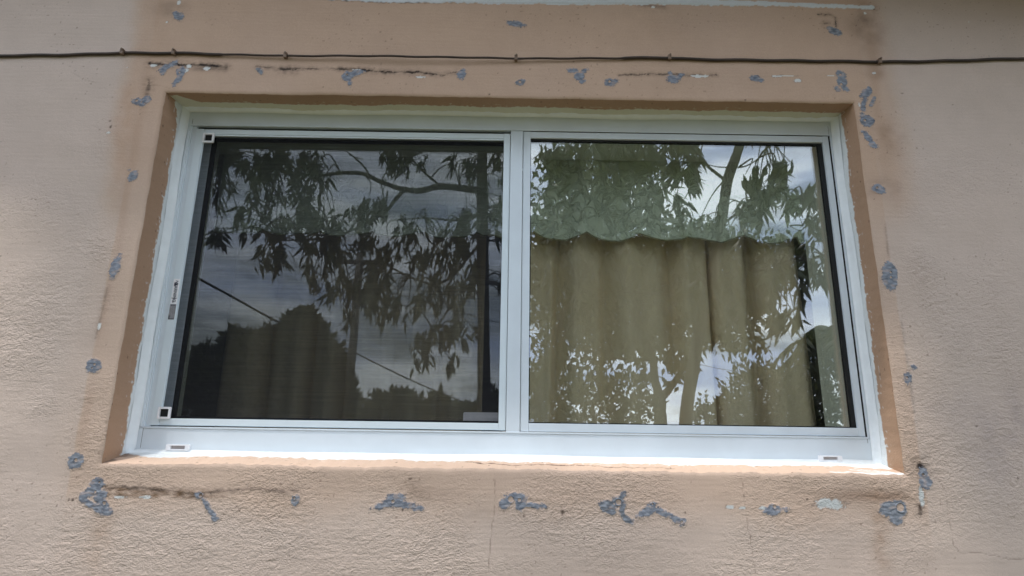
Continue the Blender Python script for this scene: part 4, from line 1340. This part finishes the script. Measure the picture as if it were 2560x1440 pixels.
# tree C: finer leaved tree further back, low forked trunk
YC = 13.0
tC = empty('forked_tree', (mir(1652, 1300, YC).x, mir(1652, 1300, YC).y, -1.5), 'small-leaved tree with a forked trunk, mirrored low in the clear right pane', 'tree')
pathsC = [([(mir(1655, 1300, YC).x, mir(1655, 1300, YC).y, -1.6), mir(1654, 1120, YC), mir(1650, 1040, YC), mir(1648, 990, YC)], .17, .14),
    ([mir(1650, 995, YC), mir(1638, 950, YC), mir(1632, 900, YC), mir(1600, 820, YC), mir(1560, 740, YC)], .12, .05),
    ([mir(1650, 1000, YC), mir(1672, 970, YC), mir(1692, 940, YC), mir(1740, 860, YC), mir(1800, 780, YC)], .10, .04),
    ([mir(1632, 900, YC), mir(1560, 900, YC), mir(1480, 880, YC), mir(1400, 860, YC)], .05, .02),
    ([mir(1740, 860, YC), mir(1820, 830, YC), mir(1880, 820, YC)], .04, .02)]
limb(pathsC[:1], 'trunk', tC, 12)
for p_ in pathsC[1:]: limb([p_], 'branch', tC, 7)
cs = whorls([(1400, 740, 90, 110, 110), (1520, 720, 110, 120, 170), (1650, 730, 120, 110, 180), (1780, 735, 100, 80, 130), (1870, 740, 60, 60, 60), (1380, 660, 70, 60, 60), (1580, 830, 120, 30, 40), (1450, 870, 90, 50, 50), (1540, 850, 60, 40, 24), (1365, 920, 45, 90, 50), (1470, 960, 50, 40, 12),
             (1660, 862, 90, 24, 34), (1800, 838, 80, 20, 20), (1700, 905, 26, 30, 12), (1870, 850, 50, 18, 8), (1600, 930, 30, 30, 8), (1600, 610, 260, 90, 200), (1420, 600, 90, 80, 80), (1620, 700, 230, 110, 260), (1420, 490, 100, 100, 60), (1540, 480, 90, 100, 60), (1470, 390, 120, 60, 60), (1610, 400, 60, 40, 22), (1890, 680, 90, 70, 90), (1940, 620, 60, 30, 24), (1760, 600, 80, 40, 40), (1700, 250, 330, 90, 90)], (YC - 1.2, YC + 1.8), rng)
B, D = hang(cs, rng, (9, 15), .1)
leaf_cloud('crown', B + rng.normal(size=B.shape) * .14, D + rng.normal(size=D.shape) * .5, .22, .10, M_LEAF2, tC, rng, simple_=True)

# bushes and far trees as leaf masses over lumps
def lump_tree(name, label, cat, lumps, yv, L, w, m, nper, group=None, trunk=True, seed=0, up=.6):
    rg = np.random.RandomState(100 + seed)
    P0 = mir(lumps[0][0], lumps[0][1], yv)
    t = empty(name, (P0.x, P0.y, -1.5), label, cat, group)
    Bs, Ds, core = [], [], MB()
    tops = []
    for (px, py, rx, ry) in lumps:
        c = mir(px, py, yv); s = (yv + 1.6) / FPX
        R = np.array([rx * s, (rx * .5 + ry * .5) * s, ry * s])
        n = int(nper * (rx * ry) / 2500)
        v = rg.normal(size=(n, 3)); v /= np.linalg.norm(v, axis=1, keepdims=True)
        rad_ = rg.uniform(.55, 1.0, (n, 1)) ** .5
        rad_ *= 1 + .22 * np.sin(v[:, :1] * 7 + px) * np.cos(v[:, 2:3] * 6 + py) + .13 * rg.normal(size=(n, 1))
        Bs.append(np.array(c) + v * rad_ * R)
        Ds.append(v * .8 + rg.normal(size=(n, 3)) * .45 + np.array([0, 0, up]))
        tops.append(c)
    leaf_cloud('crown', np.concatenate(Bs), np.concatenate(Ds), L, w, m, t, rg, simple_=True)
    if trunk:
        limb([([(P0.x, P0.y, -1.6), tuple((Vector((P0.x, P0.y, -1.6)) + c) / 2 + Vector((.1, .1, 0))), tuple(c)], .10, .03) for c in tops], 'trunk', t, 7)
    return t
lump_tree('leafy_bush', 'big dark rounded bush with upright sprigs, mirrored low in the left pane', 'bush',
          [(700, 930, 110, 90), (752, 840, 42, 58), (742, 800, 18, 26), (768, 792, 14, 20), (722, 812, 12, 24), (790, 850, 26, 46), (655, 858, 22, 32), (688, 868, 24, 36), (640, 900, 60, 50), (575, 862, 16, 38), (592, 880, 26, 40), (612, 868, 10, 40), (562, 900, 20, 40), (508, 905, 22, 44), (535, 910, 24, 34), (520, 960, 60, 60), (812, 930, 46, 80), (850, 930, 16, 30), (862, 975, 18, 46), (838, 900, 14, 26), (840, 990, 35, 50), (600, 1000, 150, 90), (780, 1020, 110, 80), (480, 1000, 60, 100), (420, 1050, 100, 120)], 7.0, .115, .062, M_LEAF2, 900, seed=1, up=.45)
lump_tree('round_tree', 'low rounded dark tree across the road, mirrored at the bottom of the left pane', 'tree', [(990, 1035, 62, 52), (950, 1050, 40, 40), (1030, 1045, 40, 40)], 34, .5, .28, M_LEAF2, 900, 'trees across the road', seed=2)
lump_tree('broad_tree', 'spreading dark tree beside the round one across the road', 'tree', [(1090, 1040, 30, 48), (1130, 1055, 50, 38), (1180, 1055, 50, 38), (1240, 1050, 60, 50)], 36, .5, .28, M_LEAF2, 900, 'trees across the road', seed=3)
lump_tree('hedge_tree', 'thin grey-green trees seen past the pole', 'tree', [(890, 1030, 50, 40), (840, 1035, 60, 42)], 48, .6, .3, M_LEAF2, 400, 'trees across the road', seed=4)
lump_tree('garden_bush', 'rounded green bush mirrored in the lower right pane', 'bush', [(1890, 1000, 66, 88), (1950, 1010, 80, 84), (1835, 1035, 50, 52), (2020, 1010, 60, 80), (1780, 1050, 40, 30), (2080, 1000, 90, 120)], 10.5, .13, .06, M_LEAF2, 560, seed=5)
lump_tree('garden_bush', 'low green bush mirrored in the lower left of the right pane', 'bush', [(1480, 1010, 80, 70), (1560, 1005, 60, 66), (1400, 1010, 70, 75), (1600, 1035, 50, 50), (1340, 1030, 60, 80)], 11, .13, .06, M_LEAF2, 420, seed=6)
lump_tree('sprig_bush', 'tall thin sprigs of a garden shrub mirrored beside the leaning trunk', 'bush', [(1755, 1010, 10, 26), (1790, 1020, 12, 20), (1815, 1005, 12, 25), (1730, 1030, 14, 20)], 9, .07, .05, M_LEAF2, 500, seed=7)

# palm
def palm(px, py, yv):
    c = mir(px, py, yv)
    t = empty('palm_tree', (c.x, c.y, -1.5), 'palm tree with feathery fronds mirrored at the right edge of the right pane', 'palm')
    limb([([(c.x + .4, c.y, -1.6), (c.x + .2, c.y, (c.z - 1.5) / 2), tuple(c)], .16, .12)], 'trunk', t, 12)
    rg = np.random.RandomState(9)
    for k in range(15):
        a = 2 * math.pi * k / 15 + rg.uniform(-.15, .15)
        ln = rg.uniform(1.3, 1.9); lift = rg.uniform(-.2, .9)
        pts_ = []
        for j in range(13):
            t_ = j / 12
            pts_.append(Vector((c.x + math.cos(a) * ln * t_ * .9, c.y + math.sin(a) * ln * t_ * .9, c.z + lift * ln * t_ - (1.0 + lift * .5) * ln * t_ * t_ * .75)))
        Bs, Ds = [], []
        for j in range(2, 48):
            t_ = j / 48; f = t_ * 12; i = min(int(f), 11)
            p = pts_[i].lerp(pts_[i + 1], f - i); tg = (pts_[i + 1] - pts_[i]).normalized()
            side = tg.cross(Vector((0, 0, 1))).normalized()
            for s_ in (-1, 1):
                Bs.append(p); Ds.append(side * s_ * .8 + tg * .6 + Vector((0, 0, -.75 + rg.uniform(-.2, .2))))
        fr = leaf_cloud('frond', np.array([list(b) for b in Bs]), np.array([list(b) for b in Ds]), .42, .05, M_PALM, t, rg, simple_=True, lv=.2)
palm(2090, 835, 11)

# utility pole with two spans of cable
pp = mir(861, 1100, 15)
pole = empty('utility_pole', (pp.x, pp.y, -1.5), 'grey utility pole with a cross-arm mirrored in the left pane', 'utility pole')
tp = mir(861, 655, 15)
M_POLE = simple('pole_wood', (.16, .15, .14), .9, .2, 5)
MB().tube([(pp.x, pp.y, -1.6), (pp.x, pp.y, tp.z + .25)], [.125, .10], 12).build('post', M_POLE, pole, True)
MB().box(pp.x - .75, pp.x + .75, pp.y - .05, pp.y + .05, tp.z - .06, tp.z + .05, .01).build('cross_arm', M_POLE, pole)
M_PORC = simple('porcelain', (.4, .38, .35), .3)
for dx_ in (-.6, .6):
    MB().tube([(pp.x + dx_, pp.y, tp.z + .05), (pp.x + dx_, pp.y, tp.z + .12), (pp.x + dx_, pp.y, tp.z + .2)], [.04, .055, .03], 8).build('insulator', M_PORC, pole, True)
M_WIRE = simple('wire_rubber', (.02, .02, .022), .6)
def span(pts_, r, lab):
    b_ = MB().tube(pts_, r, 6)
    o = b_.build('overhead_cable', M_WIRE, None, True)
    tag(o, lab, 'cable', 'overhead cables in the yard')
def sagline(a, b, sag, n=24):
    a, b = Vector(a), Vector(b)
    return [a.lerp(b, i / n) + Vector((0, 0, -sag * 4 * (i / n) * (1 - i / n))) for i in range(n + 1)]
span(sagline(mir(330, 600, 6.5), mir(861, 890, 15), .05), .022, 'thick black overhead cable sloping down behind the bush to the pole')
span(sagline(mir(861, 868, 15), mir(1330, 1070, 30), .15), .022, 'thin overhead cable sloping down from the pole to the far trees')
span(sagline(mir(861, 700, 15), mir(2300, 940, 40), 1.2), .012, 'faint overhead cable crossing behind the foliage')

# a low white garden wall and a parked car roof line far off
o = MB().box(-14, 22, -26.2, -26.0, -1.5, -.75).build('garden_wall', simple('white_wall', srgb(215, 212, 205), .8, .1, 2))
tag(o, 'low white boundary wall along the road behind the trees', 'wall')
